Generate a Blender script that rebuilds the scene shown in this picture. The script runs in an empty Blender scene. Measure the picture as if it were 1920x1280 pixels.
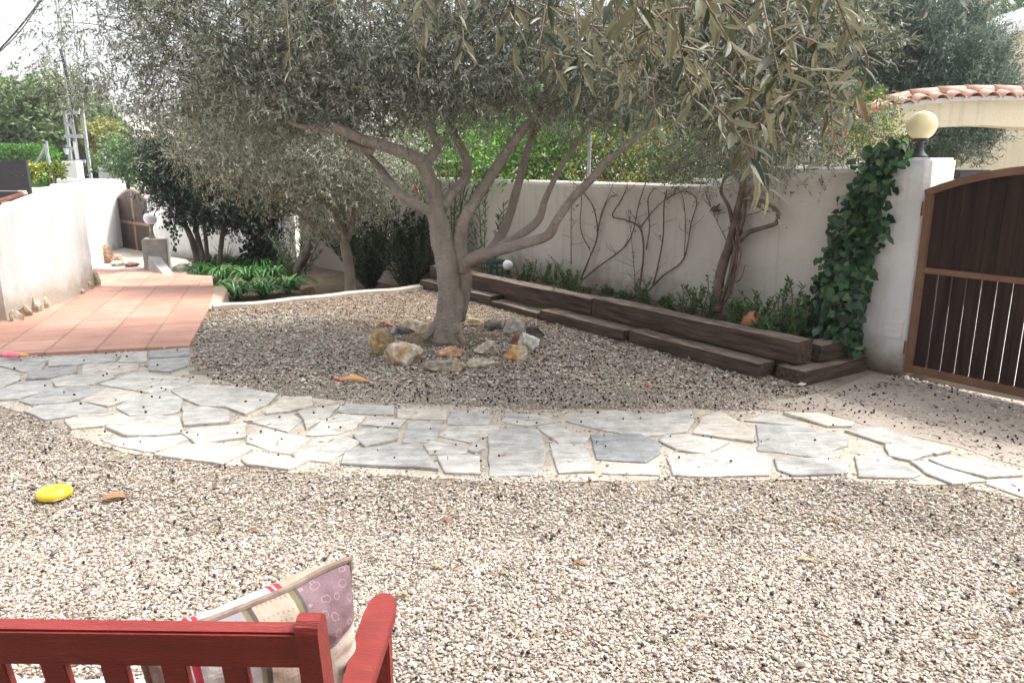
import bpy, math, random
import numpy as np
from mathutils import Vector, Matrix, noise
PI = math.pi; R = math.radians
rng = np.random.default_rng(7); random.seed(7)
scene = bpy.context.scene
C = scene.collection

# ------------------------------------------------------------------ camera
F, PITCH, H = 1400.0, R(13.4), 1.6
cam = bpy.data.objects.new('camera', bpy.data.cameras.new('camera'))
C.objects.link(cam)
cam.location = (0, 0, H); cam.rotation_euler = (PI/2-PITCH, 0, 0)
cam.data.sensor_width = 36; cam.data.lens = 36*F/1920
cam.data.clip_start = 0.05; cam.data.clip_end = 5000
scene.camera = cam
scene.render.resolution_x = 1024; scene.render.resolution_y = 682

# ------------------------------------------------------------------ world, sun, exposure
SUN = Vector((0.47, 0.17, 0.84)).normalized()
world = bpy.data.worlds.new('World'); scene.world = world; world.use_nodes = True
nt = world.node_tree; bg = nt.nodes['Background']
sky = nt.nodes.new('ShaderNodeTexSky'); sky.sky_type = 'NISHITA'; sky.sun_disc = False
sky.sun_elevation = math.asin(SUN.z); sky.sun_rotation = math.atan2(SUN.x, SUN.y)
sky.dust_density = 6.0; sky.air_density = 1.0; sky.ozone_density = 1.0
hs = nt.nodes.new('ShaderNodeHueSaturation'); hs.inputs['Saturation'].default_value = 0.28
hs.inputs['Value'].default_value = 2.6
nt.links.new(sky.outputs[0], hs.inputs['Color']); nt.links.new(hs.outputs[0], bg.inputs[0])
bg.inputs[1].default_value = 0.15
sl = bpy.data.lights.new('sun', 'SUN'); sl.energy = 3.2; sl.angle = R(3.0); sl.color = (1, .95, .87)
so = bpy.data.objects.new('sun', sl); C.objects.link(so)
so.rotation_euler = SUN.to_track_quat('Z', 'Y').to_euler(); so.location = (6, 2, 20)
vs = scene.view_settings; vs.view_transform = 'Standard'; vs.look = 'None'
vs.exposure = 0.34; vs.gamma = 1.0

# ------------------------------------------------------------------ pixel -> world
SP, CP = math.sin(PITCH), math.cos(PITCH)
def ray(x, y):
    cx, cy = (x-960)/F, (640-y)/F
    return Vector((cx, CP+cy*SP, -SP+cy*CP))
def P(x, y, z=0.0):
    d = ray(x, y); t = (z-H)/d.z
    return Vector((d.x*t, d.y*t, z))
def PY(x, y, Y):
    d = ray(x, y); t = Y/d.y
    return Vector((d.x*t, Y, H+d.z*t))
W0 = Vector((2.85, 5.75, 0)); WD = Vector((-.586, .811, 0)).normalized(); WN = Vector((-WD.y, WD.x, 0))
if WN.y > 0: WN = -WN
def W(t, off=0, z=0):
    p = W0+WD*t+WN*off; return Vector((p.x, p.y, z))
def PW(x, y, off=0.0):
    d = ray(x, y); o = W0+WN*off
    t = (o.dot(WN))/(d.dot(WN)); p = d*t
    return Vector((p.x, p.y, H+p.z))
def px2m(px, Y): return px*Y/F

# ------------------------------------------------------------------ materials
def nd(nt, t, **kw):
    n = nt.nodes.new(t)
    for k, v in kw.items(): setattr(n, k, v)
    return n
def newmat(name):
    m = bpy.data.materials.new(name); m.use_nodes = True
    return m, m.node_tree, m.node_tree.nodes['Principled BSDF']
def mat(name, c1, c2=None, scale=8, rough=.7, bump=0.0, bscale=None, stretch=(1,1,1), detail=6, metallic=0,
        c3=None, s3=1.5, t3=(.5,.62), coat=0, rot=0):
    m, t, b = newmat(name)
    b.inputs['Roughness'].default_value = rough; b.inputs['Metallic'].default_value = metallic
    b.inputs['Coat Weight'].default_value = coat
    tc = nd(t, 'ShaderNodeTexCoord'); mp = nd(t, 'ShaderNodeMapping')
    mp.inputs['Scale'].default_value = stretch; mp.inputs['Rotation'].default_value = (0, 0, rot)
    t.links.new(tc.outputs['Object'], mp.inputs[0])
    n = nd(t, 'ShaderNodeTexNoise'); n.inputs['Scale'].default_value = scale; n.inputs['Detail'].default_value = detail
    t.links.new(mp.outputs[0], n.inputs['Vector'])
    cr = nd(t, 'ShaderNodeValToRGB')
    cr.color_ramp.elements[0].position = .32; cr.color_ramp.elements[1].position = .68
    cr.color_ramp.elements[0].color = (*c1, 1); cr.color_ramp.elements[1].color = (*(c2 or c1), 1)
    t.links.new(n.outputs[0], cr.inputs[0]); out = cr.outputs[0]
    if c3:
        n3 = nd(t, 'ShaderNodeTexNoise'); n3.inputs['Scale'].default_value = s3; n3.inputs['Detail'].default_value = 8
        n3.inputs['Roughness'].default_value = .7
        t.links.new(mp.outputs[0], n3.inputs['Vector'])
        r3 = nd(t, 'ShaderNodeMapRange'); r3.inputs[1].default_value = t3[0]; r3.inputs[2].default_value = t3[1]
        t.links.new(n3.outputs[0], r3.inputs[0])
        mx = nd(t, 'ShaderNodeMix', data_type='RGBA')
        t.links.new(r3.outputs[0], mx.inputs[0]); t.links.new(out, mx.inputs[6]); mx.inputs[7].default_value = (*c3, 1)
        out = mx.outputs[2]
    t.links.new(out, b.inputs['Base Color'])
    if bump:
        nb = nd(t, 'ShaderNodeTexNoise'); nb.inputs['Scale'].default_value = bscale or scale*3; nb.inputs['Detail'].default_value = 8
        t.links.new(mp.outputs[0], nb.inputs['Vector'])
        bp = nd(t, 'ShaderNodeBump'); bp.inputs['Strength'].default_value = bump; bp.inputs['Distance'].default_value = .01
        t.links.new(nb.outputs[0], bp.inputs['Height']); t.links.new(bp.outputs[0], b.inputs['Normal'])
    return m
def attr_mat(name, rough=.8, translucent=0.0, back=None, bump=0, bscale=60, vary=0.0, spec=.5):
    m, t, b = newmat(name)
    a = nd(t, 'ShaderNodeAttribute', attribute_name='Col'); col = a.outputs['Color']
    if vary:
        tc = nd(t, 'ShaderNodeTexCoord'); n = nd(t, 'ShaderNodeTexNoise'); n.inputs['Scale'].default_value = bscale
        n.inputs['Detail'].default_value = 6
        t.links.new(tc.outputs['Object'], n.inputs[0])
        r = nd(t, 'ShaderNodeMapRange'); r.inputs[1].default_value = .3; r.inputs[2].default_value = .7
        r.inputs[3].default_value = 1-vary; r.inputs[4].default_value = 1+vary*.6
        t.links.new(n.outputs[0], r.inputs[0])
        vm = nd(t, 'ShaderNodeVectorMath', operation='SCALE'); t.links.new(col, vm.inputs[0]); t.links.new(r.outputs[0], vm.inputs['Scale'])
        col = vm.outputs[0]
        if bump:
            bp = nd(t, 'ShaderNodeBump'); bp.inputs['Strength'].default_value = bump; bp.inputs['Distance'].default_value = .01
            t.links.new(n.outputs[0], bp.inputs['Height']); t.links.new(bp.outputs[0], b.inputs['Normal'])
    if back:
        g = nd(t, 'ShaderNodeNewGeometry'); mx = nd(t, 'ShaderNodeMix', data_type='RGBA')
        t.links.new(g.outputs['Backfacing'], mx.inputs[0]); t.links.new(col, mx.inputs[6]); mx.inputs[7].default_value = (*back, 1)
        col = mx.outputs[2]
    t.links.new(col, b.inputs['Base Color']); b.inputs['Roughness'].default_value = rough
    b.inputs['Specular IOR Level'].default_value = spec
    if translucent:
        tr = nd(t, 'ShaderNodeBsdfTranslucent'); ms = nd(t, 'ShaderNodeMixShader'); ms.inputs[0].default_value = translucent
        t.links.new(col, tr.inputs[0]); t.links.new(b.outputs[0], ms.inputs[1]); t.links.new(tr.outputs[0], ms.inputs[2])
        t.links.new(ms.outputs[0], t.nodes['Material Output'].inputs[0])
    return m

M = {}
def bark_mat():
    m, t, b = newmat('olive_bark'); L = t.links.new
    tc = nd(t, 'ShaderNodeTexCoord'); co = tc.outputs['Object']
    def noi(scale, st, det=8, rough=.6):
        mp = nd(t, 'ShaderNodeMapping'); mp.inputs['Scale'].default_value = st; L(co, mp.inputs[0])
        n = nd(t, 'ShaderNodeTexNoise'); n.inputs['Scale'].default_value = scale; n.inputs['Detail'].default_value = det; n.inputs['Roughness'].default_value = rough
        L(mp.outputs[0], n.inputs[0]); return n.outputs[0]
    def rng_(x, a, b_, c=0, d=1):
        r = nd(t, 'ShaderNodeMapRange'); r.inputs[1].default_value = a; r.inputs[2].default_value = b_; r.inputs[3].default_value = c; r.inputs[4].default_value = d
        L(x, r.inputs[0]); return r.outputs[0]
    def mix(f, a, b_):
        n = nd(t, 'ShaderNodeMix', data_type='RGBA'); L(f, n.inputs[0])
        for k, q in ((6, a), (7, b_)):
            if hasattr(q, 'links'): L(q, n.inputs[k])
            else: n.inputs[k].default_value = (*q, 1)
        return n.outputs[2]
    big = noi(2.2, (1, 1, .6)); fib = noi(13, (1, 1, .35)); ring = noi(7, (.8, .8, 6), 6, .7); pit = noi(26, (1, 1, 1))
    c = mix(rng_(big, .35, .65), (.31, .265, .22), (.44, .395, .345))
    c = mix(rng_(fib, .35, .75, 0, .7), c, (.20, .16, .13))
    c = mix(rng_(ring, .60, .74, 0, .75), c, (.58, .54, .49))
    c = mix(rng_(pit, .63, .72, 0, .8), c, (.07, .05, .04))
    c = mix(rng_(ring, .40, .30, 0, .45), c, (.12, .09, .07))
    L(c, b.inputs['Base Color']); b.inputs['Roughness'].default_value = .9
    h = nd(t, 'ShaderNodeMath', operation='ADD'); L(fib, h.inputs[0]); L(ring, h.inputs[1])
    h2 = nd(t, 'ShaderNodeMath', operation='SUBTRACT'); L(h.outputs[0], h2.inputs[0]); L(pit, h2.inputs[1])
    bp = nd(t, 'ShaderNodeBump'); bp.inputs['Strength'].default_value = 1; bp.inputs['Distance'].default_value = .022
    L(h2.outputs[0], bp.inputs['Height']); L(bp.outputs[0], b.inputs['Normal'])
    return m
def stucco(name, base, dark, dirtz=None, bump=.55):
    """rough white render with faint stains and dirt splashed along its foot"""
    m, t, b = newmat(name)
    tc = nd(t, 'ShaderNodeTexCoord'); co = tc.outputs['Object']
    n = nd(t, 'ShaderNodeTexNoise'); n.inputs['Scale'].default_value = 1.3; n.inputs['Detail'].default_value = 8; n.inputs['Roughness'].default_value = .7
    t.links.new(co, n.inputs[0])
    cr = nd(t, 'ShaderNodeValToRGB'); cr.color_ramp.elements[0].position = .35; cr.color_ramp.elements[1].position = .65
    cr.color_ramp.elements[0].color = (*dark, 1); cr.color_ramp.elements[1].color = (*base, 1)
    t.links.new(n.outputs[0], cr.inputs[0]); col = cr.outputs[0]
    # fine vertical weather streaks
    mp = nd(t, 'ShaderNodeMapping'); mp.inputs['Scale'].default_value = (9, 9, .7); t.links.new(co, mp.inputs[0])
    s = nd(t, 'ShaderNodeTexNoise'); s.inputs['Scale'].default_value = 1.6; s.inputs['Detail'].default_value = 5; t.links.new(mp.outputs[0], s.inputs[0])
    sr = nd(t, 'ShaderNodeMapRange'); sr.inputs[1].default_value = .55; sr.inputs[2].default_value = .8; sr.inputs[4].default_value = .5
    t.links.new(s.outputs[0], sr.inputs[0])
    mx = nd(t, 'ShaderNodeMix', data_type='RGBA'); t.links.new(sr.outputs[0], mx.inputs[0]); t.links.new(col, mx.inputs[6])
    mx.inputs[7].default_value = (base[0]*.55, base[1]*.52, base[2]*.47, 1); col = mx.outputs[2]
    if dirtz is not None:
        sp = nd(t, 'ShaderNodeSeparateXYZ'); t.links.new(co, sp.inputs[0])
        n2 = nd(t, 'ShaderNodeTexNoise'); n2.inputs['Scale'].default_value = 6; n2.inputs['Detail'].default_value = 8; t.links.new(co, n2.inputs[0])
        ma = nd(t, 'ShaderNodeMath', operation='MULTIPLY_ADD'); ma.inputs[1].default_value = -.42; t.links.new(n2.outputs[0], ma.inputs[0]); t.links.new(sp.outputs[2], ma.inputs[2])
        r2 = nd(t, 'ShaderNodeMapRange'); r2.inputs[1].default_value = dirtz-.27; r2.inputs[2].default_value = dirtz-.03
        r2.inputs[3].default_value = .75; r2.inputs[4].default_value = 0
        t.links.new(ma.outputs[0], r2.inputs[0])
        m2 = nd(t, 'ShaderNodeMix', data_type='RGBA'); t.links.new(r2.outputs[0], m2.inputs[0]); t.links.new(col, m2.inputs[6])
        m2.inputs[7].default_value = (.30, .25, .19, 1); col = m2.outputs[2]
    t.links.new(col, b.inputs['Base Color']); b.inputs['Roughness'].default_value = .9
    nb = nd(t, 'ShaderNodeTexNoise'); nb.inputs['Scale'].default_value = 38; nb.inputs['Detail'].default_value = 5; t.links.new(co, nb.inputs[0])
    bp = nd(t, 'ShaderNodeBump'); bp.inputs['Strength'].default_value = bump; bp.inputs['Distance'].default_value = .012
    t.links.new(nb.outputs[0], bp.inputs['Height']); t.links.new(bp.outputs[0], b.inputs['Normal'])
    return m
M['wall'] = stucco('wall_stucco', (.66, .63, .58), (.56, .53, .48), .32)
M['white'] = stucco('white_stucco', (.64, .63, .62), (.54, .53, .52), .20)
M['farwhite'] = stucco('far_white_stucco', (.82, .82, .81), (.74, .74, .73), -.40)
M['cream'] = stucco('cream_stucco', (.72, .64, .48), (.66, .58, .43))
M['sleeper'] = mat('sleeper_wood', (.024, .016, .011), (.115, .072, .05), 2.4, .85, 1.0, 5, (1.2, 14, 14), 8, c3=(.15, .11, .085), s3=2.5, t3=(.56, .8))
def _weather(m):
    # upper faces bleached grey by the weather
    t = m.node_tree; b = t.nodes['Principled BSDF']; src = b.inputs['Base Color'].links[0].from_socket
    g = nd(t, 'ShaderNodeNewGeometry'); sp = nd(t, 'ShaderNodeSeparateXYZ'); t.links.new(g.outputs['True Normal'], sp.inputs[0])
    tc = nd(t, 'ShaderNodeTexCoord'); mp = nd(t, 'ShaderNodeMapping'); mp.inputs['Scale'].default_value = (1.5, 9, 9); t.links.new(tc.outputs['Object'], mp.inputs[0])
    n = nd(t, 'ShaderNodeTexNoise'); n.inputs['Scale'].default_value = 3; n.inputs['Detail'].default_value = 9; n.inputs['Roughness'].default_value = .7; t.links.new(mp.outputs[0], n.inputs[0])
    r = nd(t, 'ShaderNodeMapRange'); r.inputs[1].default_value = .38; r.inputs[2].default_value = .6; r.inputs[4].default_value = .9; t.links.new(n.outputs[0], r.inputs[0])
    r2 = nd(t, 'ShaderNodeMapRange'); r2.inputs[1].default_value = .55; r2.inputs[2].default_value = .9; t.links.new(sp.outputs[2], r2.inputs[0])
    mu = nd(t, 'ShaderNodeMath', operation='MULTIPLY'); t.links.new(r.outputs[0], mu.inputs[0]); t.links.new(r2.outputs[0], mu.inputs[1])
    mx = nd(t, 'ShaderNodeMix', data_type='RGBA'); t.links.new(mu.outputs[0], mx.inputs[0]); t.links.new(src, mx.inputs[6]); mx.inputs[7].default_value = (.29, .24, .195, 1)
    t.links.new(mx.outputs[2], b.inputs['Base Color'])
_weather(M['sleeper'])
M['concrete'] = mat('concrete', (.30, .27, .23), (.46, .42, .36), 3, .9, .4, 60, c3=(.2, .18, .15), s3=1.2, t3=(.55, .8))
M['drive'] = mat('dusty_concrete', (.27, .23, .195), (.38, .335, .29), 2.5, .95, .4, 90, c3=(.26, .22, .18), s3=5, t3=(.5, .8))
M['mortar'] = mat('mortar', (.33, .29, .235), (.50, .45, .385), 9, .95, .8, 80, c3=(.30, .25, .18), s3=4, t3=(.5, .75))
M['soil'] = mat('soil', (.07, .045, .028), (.17, .115, .07), 6, .95, .9, 40, c3=(.09, .09, .035), s3=2, t3=(.52, .62))
M['street'] = mat('street_asphalt', (.52, .50, .47), (.62, .60, .56), 4, .95, .3, 90)
M['ground'] = mat('ground_soil', (.10, .09, .05), (.20, .17, .10), .4, .95, .3, 3)
M['bark'] = bark_mat()
M['darkbark'] = mat('dark_bark', (.07, .055, .045), (.17, .14, .115), 9, .9, .9, 25, (1, 1, .35))
M['vine'] = mat('vine_bark', (.09, .06, .045), (.21, .155, .12), 12, .9, .6, 40)
M['twig'] = mat('twig_bark', (.14, .11, .075), (.25, .20, .14), 20, .8, .3)
M['greenstem'] = mat('green_stem', (.06, .10, .03), (.12, .16, .06), 20, .7)
M['gatewood'] = mat('gate_wood', (.018, .011, .009), (.045, .027, .021), 3, .85, .35, 25, (9, 9, .6), 8)
M['gatewood'].node_tree.nodes['Principled BSDF'].inputs['Specular IOR Level'].default_value = .2
M['gateframe'] = mat('gate_frame', (.14, .068, .038), (.20, .105, .06), 6, .6, .25, 60, c3=(.26, .17, .10), s3=7, t3=(.6, .75))
M['black'] = mat('black_metal', (.012, .013, .016), (.03, .032, .036), 12, .45, .1)
M['galv'] = mat('galvanised_steel', (.34, .36, .38), (.48, .50, .52), 8, .5, .1, metallic=.3)
M['whiteplastic'] = mat('white_plastic', (.78, .78, .80), (.83, .83, .84), 3, .35, coat=.3)
M['yellowglobe'] = mat('yellow_globe', (.84, .72, .38), (.88, .77, .46), 2, .3, coat=.4)
M['redwood'] = mat('red_paint', (.195, .018, .015), (.25, .026, .021), 4, .5, .45, 30, (2, 14, 14), 8, c3=(.42, .12, .09), s3=6, t3=(.60, .8))
M['leafred'] = mat('petal_red', (.55, .02, .05), (.68, .05, .09), 20, .6)
M['yellowpl'] = mat('yellow_vinyl', (.85, .60, .02), (.88, .66, .04), 5, .35, coat=.3)
M['pinkpl'] = mat('pink_plastic', (.85, .12, .22), (.9, .3, .35), 30, .35, coat=.3)
M['orangepl'] = mat('orange_plastic', (.80, .36, .06), (.85, .42, .1), 30, .4)
M['rubber'] = mat('tan_rubber', (.55, .28, .11), (.62, .36, .16), 14, .5)
M['greenpl'] = mat('green_plastic', (.015, .085, .07), (.02, .11, .09), 14, .45)
M['terracottapot'] = mat('pot_clay', (.42, .17, .09), (.52, .25, .13), 9, .85, .2)
M['roofclay'] = mat('roof_clay', (.42, .24, .18), (.54, .34, .27), 6, .85, .3, 40, c3=(.62, .48, .40), s3=3, t3=(.5, .7))
M['palerroof'] = mat('pale_roof', (.50, .44, .39), (.62, .57, .52), 3, .9)
M['panel'] = mat('dark_panel', (.035, .037, .043), (.05, .053, .06), 3, .6, .2, 20, (1, 1, 12))
M['stonegrey'] = mat('lantern_stone', (.20, .19, .16), (.32, .30, .26), 20, .9, .5)
M['glass'] = mat('lantern_glass', (.55, .58, .6), (.65, .68, .7), 5, .15)
M['hill'] = mat('hill_scrub', (.10, .13, .07), (.30, .29, .24), .02, .95, 0, c3=(.62, .60, .56), s3=.09, t3=(.52, .56))
M['cable'] = mat('cable', (.05, .05, .055), None, 3, .6)
M['offpath'] = mat('path_stone', (.34, .32, .29), (.52, .48, .43), 6, .95, .6, 50)
M['leaf'] = attr_mat('leaf', .5, .22)
M['olive'] = attr_mat('olive_leaf', .45, .22, back=(.40, .42, .35), spec=.5)
M['olivenear'] = attr_mat('olive_leaf_near', .5, .22, back=(.21, .21, .135), spec=.35, vary=.3, bscale=30)
M['glossy'] = attr_mat('glossy_leaf', .38, .15, spec=.45)
M['pebble'] = attr_mat('pebble', .85, 0, vary=.25, bscale=130)
M['rock'] = attr_mat('rock', .9, 0, vary=.55, bscale=22, bump=1.0)
M['litter'] = attr_mat('litter', .7, .1)

def tile_mat():
    m, t, b = newmat('terracotta_tiles')   # laid in rows of square tiles
    tc = nd(t, 'ShaderNodeTexCoord'); mp = nd(t, 'ShaderNodeMapping'); mp.inputs['Rotation'].default_value = (0, 0, R(-17))
    t.links.new(tc.outputs['Object'], mp.inputs[0])
    # wobble so that the joints are not ruled lines
    n0 = nd(t, 'ShaderNodeTexNoise'); n0.inputs['Scale'].default_value = 5; t.links.new(mp.outputs[0], n0.inputs[0])
    ad = nd(t, 'ShaderNodeVectorMath', operation='MULTIPLY_ADD'); ad.inputs[1].default_value = (.02, .02, 0)
    t.links.new(n0.outputs['Color'], ad.inputs[0]); t.links.new(mp.outputs[0], ad.inputs[2])
    br = nd(t, 'ShaderNodeTexBrick'); br.offset = .0; br.squash = 1
    br.inputs['Scale'].default_value = 1; br.inputs['Brick Width'].default_value = .40; br.inputs['Row Height'].default_value = .40
    br.inputs['Mortar Size'].default_value = .013; br.inputs['Mortar Smooth'].default_value = .3; br.inputs['Bias'].default_value = 0
    br.inputs['Color1'].default_value = (.44, .225, .165, 1); br.inputs['Color2'].default_value = (.52, .29, .215, 1)
    br.inputs['Mortar'].default_value = (.30, .19, .14, 1)
    t.links.new(ad.outputs[0], br.inputs[0])
    n = nd(t, 'ShaderNodeTexNoise'); n.inputs['Scale'].default_value = 3; n.inputs['Detail'].default_value = 9; n.inputs['Roughness'].default_value = .7
    t.links.new(tc.outputs['Object'], n.inputs[0])
    r = nd(t, 'ShaderNodeMapRange'); r.inputs[1].default_value = .3; r.inputs[2].default_value = .75; r.inputs[3].default_value = .78; r.inputs[4].default_value = 1.12
    t.links.new(n.outputs[0], r.inputs[0])
    vm = nd(t, 'ShaderNodeVectorMath', operation='SCALE'); t.links.new(br.outputs[0], vm.inputs[0]); t.links.new(r.outputs[0], vm.inputs['Scale'])
    mx = nd(t, 'ShaderNodeMix', data_type='RGBA'); mx.inputs[7].default_value = (.54, .37, .28, 1)
    r2 = nd(t, 'ShaderNodeMapRange'); r2.inputs[1].default_value = .55; r2.inputs[2].default_value = .85; r2.inputs[4].default_value = .5
    t.links.new(n.outputs[0], r2.inputs[0]); t.links.new(r2.outputs[0], mx.inputs[0]); t.links.new(vm.outputs[0], mx.inputs[6])
    t.links.new(mx.outputs[2], b.inputs['Base Color']); b.inputs['Roughness'].default_value = .75
    bp = nd(t, 'ShaderNodeBump'); bp.inputs['Strength'].default_value = .5; bp.inputs['Distance'].default_value = .006; bp.invert = True
    t.links.new(br.outputs['Fac'], bp.inputs['Height']); t.links.new(bp.outputs[0], b.inputs['Normal'])
    return m
M['tiles'] = tile_mat()
def slate_mat():
    m, t, b = newmat('flagstone')
    tc = nd(t, 'ShaderNodeTexCoord'); a = nd(t, 'ShaderNodeAttribute', attribute_name='Col')
    mp = nd(t, 'ShaderNodeMapping'); mp.inputs['Scale'].default_value = (2.2, 15, 4); mp.inputs['Rotation'].default_value = (0, 0, R(12))
    t.links.new(tc.outputs['Object'], mp.inputs[0])
    n = nd(t, 'ShaderNodeTexNoise'); n.inputs['Scale'].default_value = 1.7; n.inputs['Detail'].default_value = 9; n.inputs['Roughness'].default_value = .65; n.inputs['Distortion'].default_value = .8
    t.links.new(mp.outputs[0], n.inputs[0])
    r = nd(t, 'ShaderNodeMapRange'); r.inputs[1].default_value = .3; r.inputs[2].default_value = .7; r.inputs[3].default_value = .72; r.inputs[4].default_value = 1.15
    t.links.new(n.outputs[0], r.inputs[0])
    vm = nd(t, 'ShaderNodeVectorMath', operation='SCALE'); t.links.new(a.outputs['Color'], vm.inputs[0]); t.links.new(r.outputs[0], vm.inputs['Scale'])
    n2 = nd(t, 'ShaderNodeTexNoise'); n2.inputs['Scale'].default_value = 4; n2.inputs['Detail'].default_value = 8; t.links.new(tc.outputs['Object'], n2.inputs[0])
    r2 = nd(t, 'ShaderNodeMapRange'); r2.inputs[1].default_value = .55; r2.inputs[2].default_value = .75; r2.inputs[4].default_value = .6
    t.links.new(n2.outputs[0], r2.inputs[0])
    mx = nd(t, 'ShaderNodeMix', data_type='RGBA'); mx.inputs[7].default_value = (.46, .42, .36, 1)
    t.links.new(r2.outputs[0], mx.inputs[0]); t.links.new(vm.outputs[0], mx.inputs[6])
    t.links.new(mx.outputs[2], b.inputs['Base Color']); b.inputs['Roughness'].default_value = .75
    bp = nd(t, 'ShaderNodeBump'); bp.inputs['Strength'].default_value = .9; bp.inputs['Distance'].default_value = .010
    t.links.new(n.outputs[0], bp.inputs['Height']); t.links.new(bp.outputs[0], b.inputs['Normal'])
    src = b.inputs['Base Color'].links[0].from_socket
    n4 = nd(t, 'ShaderNodeTexNoise'); n4.inputs['Scale'].default_value = 11; n4.inputs['Detail'].default_value = 10; n4.inputs['Roughness'].default_value = .75; t.links.new(tc.outputs['Object'], n4.inputs[0])
    r4 = nd(t, 'ShaderNodeMapRange'); r4.inputs[1].default_value = .35; r4.inputs[2].default_value = .62; r4.inputs[3].default_value = .62; r4.inputs[4].default_value = 1.05; t.links.new(n4.outputs[0], r4.inputs[0])
    v4 = nd(t, 'ShaderNodeVectorMath', operation='SCALE'); t.links.new(src, v4.inputs[0]); t.links.new(r4.outputs[0], v4.inputs['Scale']); t.links.new(v4.outputs[0], b.inputs['Base Color'])
    return m
M['slate'] = slate_mat()

# ------------------------------------------------------------------ object helpers
def tag(o, label=None, cat=None, group=None, kind=None):
    if label: o['label'] = label
    if cat: o['category'] = cat
    if group: o['group'] = group
    if kind: o['kind'] = kind
    return o
def thing(name, label, cat, loc=(0, 0, 0), group=None):
    o = bpy.data.objects.new(name, None); C.objects.link(o); o.location = loc; o.empty_display_size = .1
    return tag(o, label, cat, group)
def link(name, me, m, parent=None):
    if m is not None and len(me.materials) == 0: me.materials.append(m)
    o = bpy.data.objects.new(name, me); C.objects.link(o)
    if parent is not None:
        o.parent = parent; o.matrix_parent_inverse = Matrix.Translation(-Vector(parent.location)) if parent.type == 'EMPTY' else Matrix()
    return o
class MB:
    def __init__(s): s.v = []; s.f = []; s.c = []; s.col = (1, 1, 1)
    def add(s, vs_, fs_):
        n = len(s.v); s.v += [tuple(v) for v in vs_]; s.c += [s.col]*len(vs_); s.f += [tuple(i+n for i in f) for f in fs_]
    def box(s, cx, cy, cz, sx, sy, sz, rz=0, mtx=None, bev=0):
        hx, hy, hz = sx/2, sy/2, sz/2
        b = min(bev, hx*.9, hy*.9, hz*.9)
        if b <= 0:
            vs_ = [Vector((x*hx, y*hy, z*hz)) for z in (-1, 1) for y in (-1, 1) for x in (-1, 1)]
            fs_ = [(0, 2, 3, 1), (4, 5, 7, 6), (0, 1, 5, 4), (2, 6, 7, 3), (0, 4, 6, 2), (1, 3, 7, 5)]
        else:
            import bmesh
            bm = bmesh.new(); bmesh.ops.create_cube(bm, size=1)
            for v in bm.verts: v.co = Vector((v.co.x*sx, v.co.y*sy, v.co.z*sz))
            bmesh.ops.bevel(bm, geom=bm.edges[:], offset=b, segments=2, affect='EDGES')
            bm.verts.index_update()
            vs_ = [v.co.copy() for v in bm.verts]; fs_ = [tuple(v.index for v in f.verts) for f in bm.faces]; bm.free()
        T = mtx if mtx is not None else Matrix.Translation((cx, cy, cz)) @ Matrix.Rotation(rz, 4, 'Z')
        s.add([T @ v for v in vs_], fs_)
    def bar(s, a, b, w, h, bev=0, up=(0, 0, 1)):
        """box from a to b, w across, h along up"""
        a = Vector(a); b = Vector(b); d = b-a; L = d.length; x = d.normalized(); up = Vector(up)
        if up.normalized().cross(x).length < .05: up = Vector((0, 1, 0))
        y = up.cross(x).normalized(); z = x.cross(y)
        T = Matrix.Translation((a+b)/2) @ Matrix((x, y, z)).transposed().to_4x4()
        s.box(0, 0, 0, L, w, h, mtx=T, bev=bev)
    def tube(s, pts, rad, n=8, cap=True, jit=0, sub=3):
        pts = [Vector(p) for p in pts]
        if not hasattr(rad, '__len__'): rad = [rad]*len(pts)
        if sub > 1 and len(pts) > 2:
            q = []; r = []
            for i in range(len(pts)-1):
                p0 = pts[max(i-1, 0)]; p1 = pts[i]; p2 = pts[i+1]; p3 = pts[min(i+2, len(pts)-1)]
                for k in range(sub):
                    t = k/sub
                    q.append(.5*((2*p1)+(p2-p0)*t+(2*p0-5*p1+4*p2-p3)*t*t+(3*p1-p0-3*p2+p3)*t**3)); r.append(rad[i]*(1-t)+rad[i+1]*t)
            q.append(pts[-1]); r.append(rad[-1]); pts, rad = q, r
        vs_, fs_ = [], []
        ref = None
        for i, p in enumerate(pts):
            d = (pts[min(i+1, len(pts)-1)]-pts[max(i-1, 0)]).normalized()
            if ref is None: ref = d.orthogonal().normalized()
            ref = (ref-d*ref.dot(d)).normalized(); y = d.cross(ref)
            for k in range(n):
                a = 2*PI*k/n; v = ref*math.cos(a)+y*math.sin(a)
                rr = rad[i]*(1+(jit*(noise.noise(p*4+v*1.3)+.6*noise.noise(p*11+v*2.5)) if jit else 0))
                vs_.append(p+v*rr)
        for i in range(len(pts)-1):
            for k in range(n):
                k2 = (k+1) % n; fs_.append((i*n+k, i*n+k2, (i+1)*n+k2, (i+1)*n+k))
        if cap: fs_.append(tuple(reversed(range(n)))); fs_.append(tuple(range((len(pts)-1)*n, len(pts)*n)))
        s.add(vs_, fs_)
    def lathe(s, prof, c, n=24, axis=None):
        c = Vector(c); vs_, fs_ = [], []
        q = Vector(axis).to_track_quat('Z', 'Y') if axis else None
        for r, z in prof:
            for k in range(n):
                a = 2*PI*k/n; v = Vector((r*math.cos(a), r*math.sin(a), z))
                vs_.append(c+(q @ v if q else v))
        for i in range(len(prof)-1):
            for k in range(n):
                k2 = (k+1) % n; fs_.append((i*n+k, i*n+k2, (i+1)*n+k2, (i+1)*n+k))
        fs_.append(tuple(reversed(range(n)))); fs_.append(tuple(range((len(prof)-1)*n, len(prof)*n)))
        s.add(vs_, fs_)
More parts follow.
